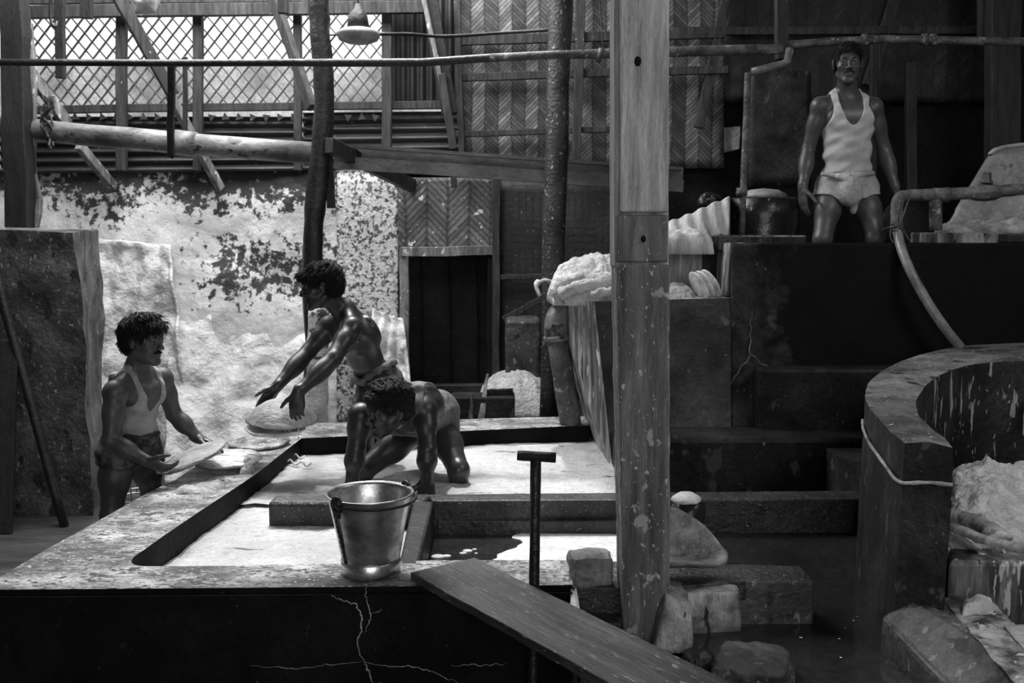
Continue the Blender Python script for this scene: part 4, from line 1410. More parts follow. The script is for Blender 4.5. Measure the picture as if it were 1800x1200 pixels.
# ================================================================== CURVED TANK (right foreground)
ct = thing('curved_tank', (2.3, 4.3, 0), 'thick-walled curved concrete tank at the right with cut end wall', 'tank')
def ctp(u, v, z): return Zp(u, v, z)
ob = [(1590, 779, 1.27), (1560, 752, 1.27), (1535, 726, 1.27), (1522, 700, 1.27), (1522, 682, 1.27), (1530, 668, 1.275), (1550, 652, 1.28), (1579, 637, 1.285), (1615, 624, 1.29), (1657, 614, 1.295), (1700, 606, 1.30), (1745, 601, 1.305), (1800, 599, 1.31), (1870, 600, 1.31)]
ib = [(1675, 787, 1.27), (1655, 765, 1.27), (1626, 742, 1.27), (1614, 722, 1.27), (1612, 704, 1.27), (1618, 688, 1.275), (1633, 672, 1.28), (1655, 658, 1.285), (1680, 648, 1.29), (1706, 641, 1.295), (1735, 637, 1.30), (1768, 635, 1.305), (1810, 634, 1.31), (1870, 636, 1.31)]
O = [ctp(*p) for p in ob]; I = [ctp(*p) for p in ib]
def dens(P): return smooth_path(P, 4)
O, I = dens(O), dens(I)
n = len(O)
NZ = 16
bm = bmesh.new()
def wallcol(p, z0, k, flare):
    col = []
    for j in range(NZ + 1):
        t = j / NZ
        q = Vector((p.x, p.y, p.z + (z0 - p.z) * t))
        q += Vector((1, 1, 0)) * (.014 * noise.fractal(Vector((q.x * 3, q.y * 3, q.z * 3)), 1, 2, 4))
        q.x += flare * t * t
        col.append(bm.verts.new(q))
    return col
oc = [wallcol(p, .52, i, -.01) for i, p in enumerate(O)]
ic = [wallcol(p, .52, i, .0) for i, p in enumerate(I)]
for i in range(n - 1):
    for j in range(NZ):
        bm.faces.new((oc[i][j], oc[i][j + 1], oc[i + 1][j + 1], oc[i + 1][j]))
        bm.faces.new((ic[i][j], ic[i + 1][j], ic[i + 1][j + 1], ic[i][j + 1]))
tops = []
for i in range(n):
    mid = O[i].lerp(I[i], .5) + Vector((0, 0, .012 + .01 * noise.noise(O[i] * 3)))
    tops.append(bm.verts.new(mid))
for i in range(n - 1):
    bm.faces.new((oc[i][0], oc[i + 1][0], tops[i + 1], tops[i]))
    bm.faces.new((tops[i], tops[i + 1], ic[i + 1][0], ic[i][0]))
for j in range(NZ):
    bm.faces.new((oc[0][j], ic[0][j], ic[0][j + 1], oc[0][j + 1]))
    bm.faces.new((oc[-1][j], oc[-1][j + 1], ic[-1][j + 1], ic[-1][j]))
bm.faces.new((oc[0][0], tops[0], ic[0][0])); bm.faces.new((oc[-1][0], ic[-1][0], tops[-1]))
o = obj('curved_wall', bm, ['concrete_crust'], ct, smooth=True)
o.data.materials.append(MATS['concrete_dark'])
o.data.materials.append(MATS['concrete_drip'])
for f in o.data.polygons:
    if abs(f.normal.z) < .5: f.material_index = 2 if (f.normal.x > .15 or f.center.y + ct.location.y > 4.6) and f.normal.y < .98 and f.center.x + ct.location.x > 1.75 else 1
bv_ = o.modifiers.new('edge', 'EDGE_SPLIT'); bv_.split_angle = math.radians(50)
# mortar line round the head of the wall
bm = bmesh.new()
mp3 = []
for (u, v) in ((1516, 790), (1530, 795), (1545, 803), (1560, 815), (1572, 832), (1583, 845)):
    mp3.append((u, v))
OO = [O[int(t)] for t in (16, 12, 9, 6, 3, 0)]
path = [Vector((p.x - .012, p.y - .012, p.z - .12 + .02 * noise.noise(p * 5))) for p in OO] + [Vector((p.x, p.y - .012, p.z - .115)) for p in (I[0].lerp(O[0], .5), I[0])]
add_tube(bm, smooth_path(path, 6), .006, 8, .5, 3)
obj('mortar_line', bm, 'crack', ct, smooth=True)
# foot ledge
bm = bmesh.new()
P1 = [Zp(1546, 1078, .70), Zp(1595, 1060, .74), Zp(1690, 1040, .74), Zp(1860, 1200, .74), Zp(1700, 1260, .66), Zp(1660, 1195, .66)]
add_prism(bm, P1, .3)
o = obj('foot_ledge', bm, 'concrete_mid', ct); bevel(o, .025, 3)
# low wall across
bm = bmesh.new()
zz = .86
yq = Zp(1680, 980, zz).y
add_prism(bm, [Zp(1668, 985, zz), Zp(1880, 985, zz), Zp(1880, 950, zz), Zp(1668, 950, zz)], .5)
o = obj('cross_wall', bm, 'concrete_streak', ct); bevel(o, .02, 3)
box('tank_floor', 1.65, 4.5, yq, 5.3, .3, .80, 'concrete_dark', ct)
tag(heap('wool_pile', [Zp(1660, 972, .84), Zp(1900, 980, .84), Zp(1900, 850, .84), Zp(1660, 850, .84)], .83,
         lambda u, v: .10 + .10 * (1 - u), 'wool', .045, 7, 150, power=.3, fine=.015),
    'large heap of white wool inside the curved tank', 'wool', kind='stuff')
bm = bmesh.new()
for k, (pts, r) in enumerate((([(1665, 905), (1700, 912), (1735, 930), (1760, 945)], .035), ([(1675, 925), (1720, 945), (1765, 958), (1810, 965)], .022))):
    add_tube(bm, smooth_path([Zp(u, v, .97) for u, v in pts], 6), r, 12, .5, k + 4, squash=.7)
tag(obj('wet_hide', bm, 'hide_wet', smooth=True), 'dark wrinkled wet hide folded on the wool in the curved tank', 'hide')
tag(sheet('wet_cloth', [Zp(1672, 985, .80), Zp(1706, 978, .80), Zp(1722, 960, .885), Zp(1672, 935, .93)], 24, 18, .03, 14, 'cloth_white', thick=.01),
    'white wet cloth corner hanging over the low wall beside the cut end', 'cloth')
bm = bmesh.new()
add_tube(bm, smooth_path([Zp(1735, 962, .87) , Zp(1758, 964, .87), Zp(1766, 975, .855), Zp(1767, 1008, .79)], 5), .004, 6, .3, 2)
tag(obj('loose_string', bm, 'cloth_white', smooth=True), 'thin white string dangling from the wool over the low wall', 'string')
# front trough at the bottom right
sheet_c = [Zp(1662, 1062, .745), Zp(1745, 1062, .745), Zp(1900, 1205, .745), Zp(1820, 1240, .745)]
tag(sheet('foam_film', sheet_c, 40, 30, .01, 12, 'concrete_streak', thick=.006), 'wet pale film smeared over the ledge at the bottom right', 'foam', kind='stuff')
c0 = Zp(1810, 1110, .76)
tag(sheet('milky_liquid', [Zp(1765, 1100, .752), Zp(1900, 1092, .752), Zp(1900, 1150, .752), Zp(1808, 1150, .752)], 16, 12, .002, 6, 'milk', thick=.003),
    'small milky puddle on the ledge at the bottom right corner', 'liquid', kind='stuff')
tag(heap('foam_heap', [Zp(1688, 1088, .74), Zp(1750, 1082, .74), Zp(1742, 1062, .74), Zp(1690, 1066, .74)], .742, .05, 'foam', .012, 12, 30),
    'little foam lump at the foot of the low wall', 'foam', kind='stuff')
tag(sheet('hanging_cloth', [W(1797, 765, 4.6), W(1830, 772, 4.6), W(1835, 700, 4.6), W(1801, 712, 4.6)], 14, 14, .01, 9, 'cloth_white', thick=.008),
    'white cloth hanging at the right edge inside the curved tank', 'cloth')

# ================================================================== FOREGROUND
# big post
YF = 3.12
fp = thing('foreground_post', (W(1132, 1120, YF).x, YF, .60), 'big weathered grey square post in the foreground with lap joints and white splashes', 'post')
wpx = YF / 1750


def postseg(name, v0, v1, ul0, ur0, ul1, ur1, dep, m, yoff=0.0, seed=0, seg=14, wob=.003):
    """square timber between image rows v0 (top) and v1 (bottom)"""
    bm = bmesh.new()
    rows = []
    for i in range(seg + 1):
        t = i / seg
        v = v0 + (v1 - v0) * t
        L_, R_ = W(ul0 + (ul1 - ul0) * t, v, YF), W(ur0 + (ur1 - ur0) * t, v, YF)
        dx = wob * noise.noise(Vector((i * .7, seed, 0))); dx2 = wob * noise.noise(Vector((i * .7, seed, 9)))
        rows.append([bm.verts.new(p) for p in ((L_.x + dx, YF + yoff, L_.z), (R_.x + dx2, YF + yoff, R_.z), (R_.x + dx2, YF + dep, L_.z), (L_.x + dx, YF + dep, L_.z))])
    bm.faces.new(rows[0]); bm.faces.new(rows[-1][::-1])
    for i in range(seg):
        for j in range(4):
            k = (j + 1) % 4
            bm.faces.new((rows[i][j], rows[i + 1][j], rows[i + 1][k], rows[i][k]))
    o = obj(name, bm, m, fp)
    bevel(o, .006, 2)
    return o


postseg('upper_shaft', -520, 373, 1087, 1178, 1090, 1175, .15, 'patch_wood', 0, 1)
postseg('rear_shaft', -520, 470, 1082, 1180, 1080, 1177, .16, 'wood_grey', .018, 5)
o = postseg('joint_block', 377, 461, 1083, 1175, 1083, 1175, .15, 'wood_splash', .004, 2, 4)
postseg('lower_shaft', 465, 1135, 1083, 1177, 1096, 1178, .17, 'wood_splash', -.004, 3, 26, .006)
for nm, u, v, r in (('bolt_hole', 1131, 420, .009), ('knot', 1121, 108, .014)):
    bm = bmesh.new()
    bmesh.ops.create_uvsphere(bm, u_segments=16, v_segments=8, radius=r, matrix=Matrix.Translation(W(u, v, YF + .002)) @ Matrix.Diagonal((.9, .3, 1.25, 1)))
    obj(nm, bm, 'concrete_black', fp, smooth=True)

# stone beside the post
tag(obj('rough_stone', stone_mesh(Zp(1040, 1010, .79) + Vector((0, .06, .005)), .075, .065, .055, .15, 3, .10, .62), 'stone', smooth=True),
    'rough grey stone cube on the rim left of the big post', 'stone')
# blocks in the water
bm = bmesh.new()
add_prism(bm, [zp(1183, 1030, .75), zp(1290, 1020, .75), zp(1432, 1020, .75), zp(1408, 994, .75), zp(1090, 985, .75), zp(1090, 1030, .75)], .45)
bmesh.ops.triangulate(bm, faces=[f for f in bm.faces if len(f.verts) > 4])
for f in bm.faces: f.normal_update()
o = obj('wet_slab_block', bm, 'concrete_mid'); bevel(o, .008, 2)
tag(o, 'wet rectangular masonry block standing in the dark water right of the big post', 'block')
o.data.materials.append(MATS['divider_wet'])
for f in o.data.polygons:
    if f.normal.z > .5: f.material_index = 1
c = Zp(1243, 1040, .735)
tag(obj('rough_stone', stone_mesh(Vector((c.x, c.y + .09, .655)), .118, .10, .085, .1, 9, .10, .75), 'stone_lit', smooth=True),
    'pale streaked concrete lump close to the foot of the big post', 'stone')
c = Zp(1322, 1165, .64)
tag(obj('rough_stone', stone_mesh(Vector((c.x, c.y, .60)), .125, .13, .07, -.35, 12, .12, .5), 'concrete_mid', smooth=True),
    'rounded wet boulder at the bottom edge right of the plank end', 'stone')
c = Zp(1232, 1170, .62)
tag(obj('rough_stone', stone_mesh(Vector((c.x, c.y + .04, .60)), .055, .05, .06, 0, 15, .1, .1), 'iron_black', smooth=True),
    'small black round stone between the plank and the wet boulder', 'stone')
bm = bmesh.new()
P = [W(1170, 1045, 3.08), W(1215, 1060, 3.08), W(1218, 1150, 3.0), W(1150, 1145, 3.0)]
add_hull8(bm, P, [p + Vector((0, .2, 0)) for p in P])
bmesh.ops.subdivide_edges(bm, edges=bm.edges[:], cuts=8, use_grid_fill=True)
for v in bm.verts: v.co += Vector(noise.noise_vector(v.co * 14)) * .012
tag(obj('crumbled_mortar', bm, 'stone_lit', smooth=True), 'crumbled whitish mortar packed against the right foot of the big post', 'mortar')
# gutter end left of the post
gb = thing('gutter_block', (Zp(1050, 1090, .66).x, 3.2, .3), 'dark wet gutter block with a pale lip between basin rim and big post', 'block')
bm = bmesh.new()
add_prism(bm, [zp(1006, 1030), zp(1100, 1032), zp(1096, 985), zp(1000, 984)], .3)
o = obj('block_body', bm, 'divider_wet', gb); bevel(o, .01, 2)
bm = bmesh.new()
add_prism(bm, [Zp(1020, 1094, .66), Zp(1098, 1094, .66), Zp(1098, 1045, .66), Zp(1015, 1045, .66)], .3)
o = obj('lower_shelf', bm, 'divider_wet', gb); bevel(o, .01, 2)
bm = bmesh.new()
add_hull8(bm, [W(1004, 1024, 3.27), W(1012, 1026, 3.25), W(1024, 1098, 3.12), W(1002, 1092, 3.15)], [p + Vector((.0, .05, 0)) for p in (W(1004, 1024, 3.27), W(1012, 1026, 3.25), W(1024, 1098, 3.12), W(1002, 1092, 3.15))])
obj('pale_lip', bm, 'white_edge', gb)

# curved dish and ball beside the post
bm = bmesh.new()
def dishp(a, r):
    cx, cy = 1195, 985
    return a, r
nr, na = 14, 64
c = Zp(1195, 985, .80)
rows = []
for j in range(nr + 1):
    r = j / nr
    row = []
    for k in range(na):
        a = 2 * math.pi * k / na
        x = .165 * r * math.cos(a)
        y = .165 * r * math.sin(a)
        up = .03 * r ** 4 + (.17 * max(0, math.sin(a) - .15) * r ** 2.4 * (1.0 - .35 * max(0, math.cos(a))))
        sh = .05 * max(0, math.sin(a)) * r ** 3
        row.append(bm.verts.new(c + Vector((x * (1 - .35 * max(0, math.sin(a)) * r), y * (1 - .45 * max(0, math.sin(a))) , up + .012 * math.sin(a * 3) * r))))
    rows.append(row)
for j in range(nr):
    for k in range(na):
        q = (k + 1) % na
        if j == 0:
            if k % 1 == 0: pass
        bm.faces.new((rows[j][k], rows[j][q], rows[j + 1][q], rows[j + 1][k]))
bmesh.ops.remove_doubles(bm, verts=bm.verts[:], dist=1e-5)
o = obj('bent_dish', bm, 'dish_metal', smooth=True)
s = o.modifiers.new('thick', 'SOLIDIFY'); s.thickness = .012
tag(o, 'bent shallow metal dish with flared edge lying on the slab by the big post', 'dish')
bm = bmesh.new()
bmesh.ops.create_uvsphere(bm, u_segments=40, v_segments=24, radius=.085, matrix=Matrix.Translation(W(1208, 903, 3.95)) @ Matrix.Rotation(.5, 4, 'Y') @ Matrix.Diagonal((.82, 1, 1, 1)))
for v in bm.verts: v.co += v.co.normalized() * .004 * noise.noise(v.co * 18)
o = obj('glossy_pot', bm, 'drum_dark', smooth=True)
tag(o, 'glossy dark round pot with bright top half hidden behind the big post', 'pot')

v_, f_ = lathe([(.0, .0545), (.03, .05), (.052, .036), (.06, .022), (.055, .018), (0, .03)], W(1206, 893, 3.9) + Vector((0, 0, .012)), 30, ripple=lambda a, r, z: (.006 * noise.noise(Vector((math.cos(a) * 2, math.sin(a) * 2, z * 20))), 0))
tag(obj('lit_top_cap', (v_, f_), 'foam', smooth=True), 'pale cap put on the glossy dark pot for its lit top', 'foam', kind='stuff')  # pale cap stands in for the light on the pot's top

# plank
A = zp(721, 1005, .785); B_ = zp(834, 979, .785)
bm = bmesh.new()
dirp = Vector((.62, -.785, -.03)).normalized()
Lp = 1.75
def pl(p, t): return p + dirp * t
seg = 24
rows = []
for i in range(seg + 1):
    t = Lp * i / seg
    w1 = Vector((0, 0, .003 * noise.noise(Vector((i * .5, 0, 0)))))
    e = .004 * noise.noise(Vector((i * 1.1, 4, 0)))
    a, b = pl(A, t) + w1, pl(B_, t) + w1
    s = (b - a).normalized() * e
    rows.append([bm.verts.new(p) for p in (a + s, b + s, b + s - Vector((0, 0, .032)), a + s - Vector((0, 0, .032)))])
bm.faces.new(rows[0]); bm.faces.new(rows[-1][::-1])
for i in range(seg):
    for j in range(4):
        k = (j + 1) % 4
        bm.faces.new((rows[i][j], rows[i + 1][j], rows[i + 1][k], rows[i][k]))
o = obj('wooden_plank', bm, 'plank_wet'); bevel(o, .004, 2)
tag(o, 'wet broad wooden plank reaching from the basin rim towards the viewer', 'plank')

# T-handled pole
tpn = thing('t_handled_pole', (W(938, 1190, 3.15).x, 3.15, 0), 'upright dark wooden T-handled pole standing before the basin', 'pole')
bm = bmesh.new()
add_tube(bm, lin(Vector((W(934, 1195, 3.14).x, 3.14, 0)), W(942, 806, 3.22), 16), [.0175] * 17, 16, .1, 3)
obj('shaft', bm, 'pole_dark', tpn, smooth=True)
bm = bmesh.new()
add_tube(bm, lin(W(909, 800, 3.22), W(977, 804, 3.22), 6), [.016, .0175, .017, .0165, .017, .0175, .017], 18, .05, 3)
obj('handle', bm, 'wood_dark', tpn, smooth=True)

# bucket
cb = zp(652, 1004, ZT)
cb = Vector((cb.x, cb.y, ZT))
bk = thing('metal_bucket', cb, 'shiny galvanised metal bucket standing on the front rim', 'bucket')
H = .285
R0, R1 = .100, .147
prof = [(R0 - .004, .04), (R0, .045)] + [(R0 + (R1 - R0) * t, .045 + (H - .045) * t) for t in (.2, .4, .6, .8, .97)] + [(R1 + .002, H), (R1 - .003, H), (R1 - .006, H - .01)] + \
       [(R0 - .004 + (R1 - R0 - .002) * t, .045 + (H - .05) * t) for t in (.8, .5, .2, .02)] + [(0, .05)]
dent = lambda a, r, z: (.0025 * noise.noise(Vector((math.cos(a) * 2, math.sin(a) * 2, z * 9))) if r > .05 else 0, 0)
v_, f_ = lathe(prof, cb, 72, ripple=dent)
obj('bucket_body', (v_, f_), 'aluminium', bk, smooth=True)
v_, f_ = lathe([(R0 + .001, .0), (R0 + .004, .001), (R0 + .003, .025), (R0 + .004, .05), (R0 + .001, .052), (R0 - .004, .05), (R0 - .004, .002), (R0 + .001, 0)], cb, 72,
               ripple=lambda a, r, z: (0, .010 * max(0, math.cos(a + .6)) ** 3 if z < .01 else 0))
obj('foot_ring', (v_, f_), 'aluminium_foot', bk, smooth=True)
# dark wire band under the rim
bm = bmesh.new()
add_tube(bm, [cb + Vector(((R1 + .004) * math.cos(2 * math.pi * i / 60), (R1 + .004) * math.sin(2 * math.pi * i / 60), H - .001)) for i in range(61)], .0035, 8)
obj('rim_wire', bm, 'aluminium_foot', bk, smooth=True)
# ears
e1 = math.radians(232); e2 = math.radians(40)
for a in (e1, e2):
    c = cb + Vector(((R1 + .005) * math.cos(a), (R1 + .005) * math.sin(a), H - .012))
    bm = bmesh.new()
    t_ = Vector((-math.sin(a), math.cos(a), 0))
    add_tube(bm, [c + t_ * (.022 * math.cos(q)) + Vector((0, 0, .024 * math.sin(q))) for q in [2 * math.pi * i / 24 for i in range(25)]], .0065, 8)
    add_beam(bm, c + Vector((0, 0, -.018)), c + Vector((0, 0, -.045)), .03, .006, t_.cross(Vector((0, 0, 1))))
    obj('ear', bm, 'iron_black', bk, smooth=True)
# bail resting round the front of the rim
bm = bmesh.new()
pts = []
for i in range(41):
    t = i / 40
    a = e1 + (e2 + 2 * math.pi - e1) * t
    rr = R1 + .009 + .008 * math.sin(math.pi * t)
    pts.append(cb + Vector((rr * math.cos(a), rr * math.sin(a), H - .014 - .006 * math.sin(math.pi * t))))
pts = [pts[0] + Vector((0, 0, .02))] + pts + [pts[-1] + Vector((.03, 0, .012))]
add_tube(bm, pts, .005, 8)
obj('bail_handle', bm, 'iron_black', bk, smooth=True)
# seam with rivets
bm = bmesh.new()
asn = math.radians(222)
d_ = Vector((math.cos(asn), math.sin(asn), 0))
pa, pb = cb + d_ * (R0 + .002) + Vector((0, 0, .05)), cb + d_ * (R1 + .001) + Vector((0, 0, H - .03))
add_beam(bm, pa, pb, .016, .003, d_, 10, .001)
for i in range(11):
    p = pa.lerp(pb, (i + .5) / 11) + d_ * .002 + Vector((-d_.y, d_.x, 0)) * .003
    bmesh.ops.create_uvsphere(bm, u_segments=8, v_segments=6, radius=.0045, matrix=Matrix.Translation(p))
obj('riveted_seam', bm, 'iron_black', bk, smooth=True)

# ---------------------------------------------------------------- discs
def disc(name, c, R, h, tilt, m, label, cat, seed=0, group=None, edge=None, under=.012):
    prof = [(0, -under), (R * .5, -under), (R * .9, -under * .6), (R, 0), (R * .97, .006), (R * .8, h * .42), (R * .5, h * .78), (R * .2, h * .97), (0, h)]
    rp_ = lambda a, r, z: (R * .035 * noise.noise(Vector((math.cos(a) * 1.5 + seed, math.sin(a) * 1.5, 0))) * (r > R * .7),
                           .006 * noise.noise(Vector((math.cos(a) * r * 20 + seed, math.sin(a) * r * 20, 0))))
    v_, f_ = lathe(prof, c, 56, tilt.to_matrix(), rp_)
    o = obj(name, (v_, f_), m, smooth=True)
    return tag(o, label, cat, group)


def euler(x, y, z=0): return Quaternion((1, 0, 0), math.radians(x)) @ Quaternion((0, 1, 0), math.radians(y))


disc('hide_disc', W(495, 736, 5.0), .182, .105, euler(6, 3), 'hide_disc', 'domed round grey disc held up dripping by the bare-chested man', 'disc', 1)
disc('white_disc', W(484, 752, 4.96), .150, .01, euler(4, 2), 'white_edge', 'thin bright disc hanging just under the domed disc being held', 'disc', 2, under=.022)
disc('shallow_pan', Zp(399, 806, .79), .178, .028, euler(2, 0), 'pan_pale', 'pale streaked shallow round pan lying on the left rim', 'pan', 3, under=.02)
disc('hide_disc', W(337, 803, 4.72), .175, .03, euler(7, -20), 'hide_disc', 'flat round disc gripped by the man in the vest at left', 'disc', 4, under=.02)
disc('hide_disc', Zp(455, 776, .77), .17, .03, euler(2, 0), 'concrete_streak', 'dark wet disc on the rim corner under the dripping one', 'disc', 6, under=.02)
# wet scraps on the left rim
for i, (q, lb) in enumerate((([(300, 872), (385, 866), (400, 845), (318, 850)], 'flat wet fleece scrap on the left rim below the pan'),
                            ([(420, 835), (450, 832), (446, 818), (415, 820)], 'small crumpled wet scrap beside the pan on the left rim'))):
    tag(heap('wet_scrap', [zp(u, v) for u, v in q], ZT, .02 + .03 * i, 'hide_wet', .008, 16, 26), lb, 'scrap')
bm = bmesh.new()
for u, v in ((480, 812), (492, 800), (500, 815), (510, 805), (520, 818)):
    c = Zp(u, v, .67)
    add_tube(bm, smooth_path([c, c + Vector((.03, .01, .02)), c + Vector((.06, -.02, .0)), c + Vector((.08, .01, .01))], 4), .005, 6, .3, u)
tag(obj('wet_shreds', bm, 'wool', smooth=True), 'stringy wet shreds floating by the left rim below the dripping disc', 'scrap', kind='stuff')
bm = bmesh.new()
for u, v0, v1 in ((481, 752, 766), (502, 752, 762), (507, 752, 768), (511, 752, 764), (525, 752, 772)):
    add_tube(bm, [W(u, v0, 4.86), W(u, (v0 + v1) / 2, 4.86), W(u, v1, 4.86)], [.002, .0014, .0026], 6)
tag(obj('water_drips', bm, 'foam'), 'thin streams dripping from the held domed disc', 'drips', kind='stuff')

# ================================================================== PEOPLE
def basis(f, u):
    f = Vector(f).normalized()
    r = f.cross(Vector(u)).normalized()      # person's right
    return r, f, r.cross(f).normalized()


def MR(r, f, u): return [[r.x, f.x, u.x], [r.y, f.y, u.y], [r.z, f.z, u.z]]


def head_prims(c, f, u, s):
    r, f, u = basis(f, u)
    M = MR(r, f, u)
    P = lambda x, y, z: Vector(c) + (r * x + f * y + u * z) * s
    E = lambda x, y, z, a, b, d, k: ('e', P(x, y, z), (a * s, b * s, d * s), M, k * s)
    S = lambda x, y, z, a, b, d, k: ('-e', P(x, y, z), (a * s, b * s, d * s), M, k * s)
    C = lambda a, b, ra, rb, k: ('c', P(*a), P(*b), ra * s, rb * s, k * s)
    o = [E(0, -.015, .035, .073, .093, .080, .01),
         E(0, .034, -.022, .056, .054, .078, .03),
         E(0, .030, -.066, .046, .050, .040, .02),
         C((-.048, -.004, -.055), (-.020, .070, -.096), .016, .014, .022),
         C((.048, -.004, -.055), (.020, .070, -.096), .016, .014, .022),
         E(0, .076, -.099, .021, .016, .015, .018),
         C((-.034, .076, .024), (.034, .076, .024), .012, .012, .016),
         E(-.042, .054, -.020, .019, .022, .015, .02),
         E(.042, .054, -.020, .019, .022, .015, .02)]
    for sx in (-1, 1):
        o.append(S(sx * .031, .096, .004, .017, .015, .011, .010))
        o.append(E(sx * .031, .0735, .003, .0135, .012, .011, .003))
        o.append(C((sx * .031 - .011, .0815, .0105), (sx * .031 + .011, .0815, .0105), .0052, .0052, .003))
        o.append(C((sx * .031 - .010, .0810, -.0060), (sx * .031 + .010, .0810, -.0060), .0048, .0048, .003))
    o += [C((0, .084, .014), (0, .108, -.026), .0075, .0115, .010),
          E(-.012, .096, -.031, .008, .011, .007, .006),
          E(.012, .096, -.031, .008, .011, .007, .006),
          E(0, .086, -.057, .024, .012, .0065, .006),
          E(0, .085, -.069, .020, .011, .0065, .006),
          S(0, .100, -.063, .022, .006, .0022, .003)]
    for sx in (-1, 1):
        o.append(E(sx * .077, -.006, .004, .008, .019, .026, .006))
        o.append(E(sx * .074, -.002, -.022, .007, .011, .012, .006))
        o.append(S(sx * .087, -.002, .004, .006, .010, .016, .004))
    return o, P, M, (r, f, u)


def hand_prims(w, d, n, side, s=1.0, curl=(.35, .45, .35), spread=.12, thumb=(.6, .5)):
    """w wrist, d direction of the fingers, n way the palm faces, side = towards the thumb"""
    w = Vector(w); d = Vector(d).normalized(); n = (Vector(n) - Vector(n).dot(d) * d).normalized()
    t = d.cross(n).normalized()
    if t.dot(Vector(side)) < 0: t = -t
    M = MR(t, d, n)
    o = [('e', w + d * .045 * s, (.040 * s, .054 * s, .017 * s), M, .015 * s),
         ('e', w + d * .068 * s, (.042 * s, .030 * s, .014 * s), M, .01 * s),
         ('c', w - d * .02 * s, w + d * .03 * s, .025 * s, .022 * s, .012 * s)]
    for i, (x, L, r) in enumerate(((.030, .070, .0092), (.0105, .078, .0095), (-.0095, .073, .0090), (-.028, .058, .0080))):
        p = w + (d * (.086 - abs(i - 1.2) * .004) + t * x) * s
        dd = (d + t * (x * spread * 30 / 4)).normalized()
        ang = 0
        for j, fr in enumerate((.45, .31, .24)):
            ang += curl[j] * (1 + .12 * (i - 1))
            q = p + (dd * math.cos(ang) + n * math.sin(ang)) * L * fr * s
            o.append(('c', p, q, r * s * (1 - .1 * j), r * s * (.92 - .1 * j), .003 * s if j else .008 * s))
            p = q
    p = w + (d * .022 + t * .026) * s
    a = (t * math.cos(thumb[0]) + d * math.sin(thumb[0]) + n * .25).normalized()
    q = p + a * .040 * s
    o.append(('c', p, q, .0150 * s, .0115 * s, .012 * s))
    b = (a + d * thumb[1] + n * .15).normalized()
    q2 = q + b * .032 * s
    o.append(('c', q, q2, .0112 * s, .0098 * s, .003 * s))
    o.append(('c', q2, q2 + (b + d * .2).normalized() * .024 * s, .0098 * s, .0075 * s, .003 * s))
    return o


def limb(a, b, ra, rb, bulge=0, off=None, k=.02):
    a, b = Vector(a), Vector(b)
    o = [('c', a, b, ra, rb, k)]
    if bulge:
        d = (b - a)
        L = d.length
        d, s_, u_ = frame(d)
        c = a + d * L * .38 + (Vector(off) if off else Vector((0, 0, 0)))
        o.append(('e', c, (bulge, L * .33, bulge), MR(s_, d, u_), .02))
    return o


def torso_prims(J, s):
    """trunk from the joints: neck base, shoulders, pelvis"""
    N, P = Vector(J['neck']), Vector(J['pelvis'])
    u = (N - P).normalized()
    lat = (Vector(J['sR']) - Vector(J['sL']))
    lat = (lat - lat.dot(u) * u).normalized()
    f = u.cross(lat).normalized()               # person's front
    hl = (Vector(J['hR']) - Vector(J['hL'])).normalized()
    hf = u.cross(hl).normalized()
    M = MR(lat, f, u)
    L = (N - P).length
    Q = lambda x, y, z: P + lat * x * s + f * y * s + u * z * L
    b = J.get('build', 1.0) * s
    o = [('e', Q(0, -.005, .70), (.138 * b, .098 * b, .30 * L), M, .03),
         ('e', Q(0, .004, .36), (.118 * b, .082 * b, .30 * L), M, .05),
         ('e', Q(0, -.005, .03), (.140 * b, .092 * b, .105 * s), MR(hl, hf, u), .05),
         ('e', Q(-.058, .066, .72), (.066 * b, .032 * b, .058 * s), M, .035),
         ('e', Q(.058, .066, .72), (.066 * b, .032 * b, .058 * s), M, .035),
         ('e', Q(-.075, -.075, .74), (.055 * b, .022 * b, .085 * s), M, .03),
         ('e', Q(.075, -.075, .74), (.055 * b, .022 * b, .085 * s), M, .03),
         ('e', Q(-.062, -.060, -.02), (.070 * b, .060 * b, .075 * s), M, .03),
         ('e', Q(.062, -.060, -.02), (.070 * b, .060 * b, .075 * s), M, .03)]
    for k in ('sL', 'sR'):
        S_ = Vector(J[k])
        o.append(('c', N - u * .035 * s - f * .012, S_ + u * .005, .046 * s, .040 * s, .03))
        o.append(('c', Q((-.10 if k == 'sL' else .10), 0, .78), S_, .055 * s, .040 * s, .03))
    return o, Q, (lat, f, u), M


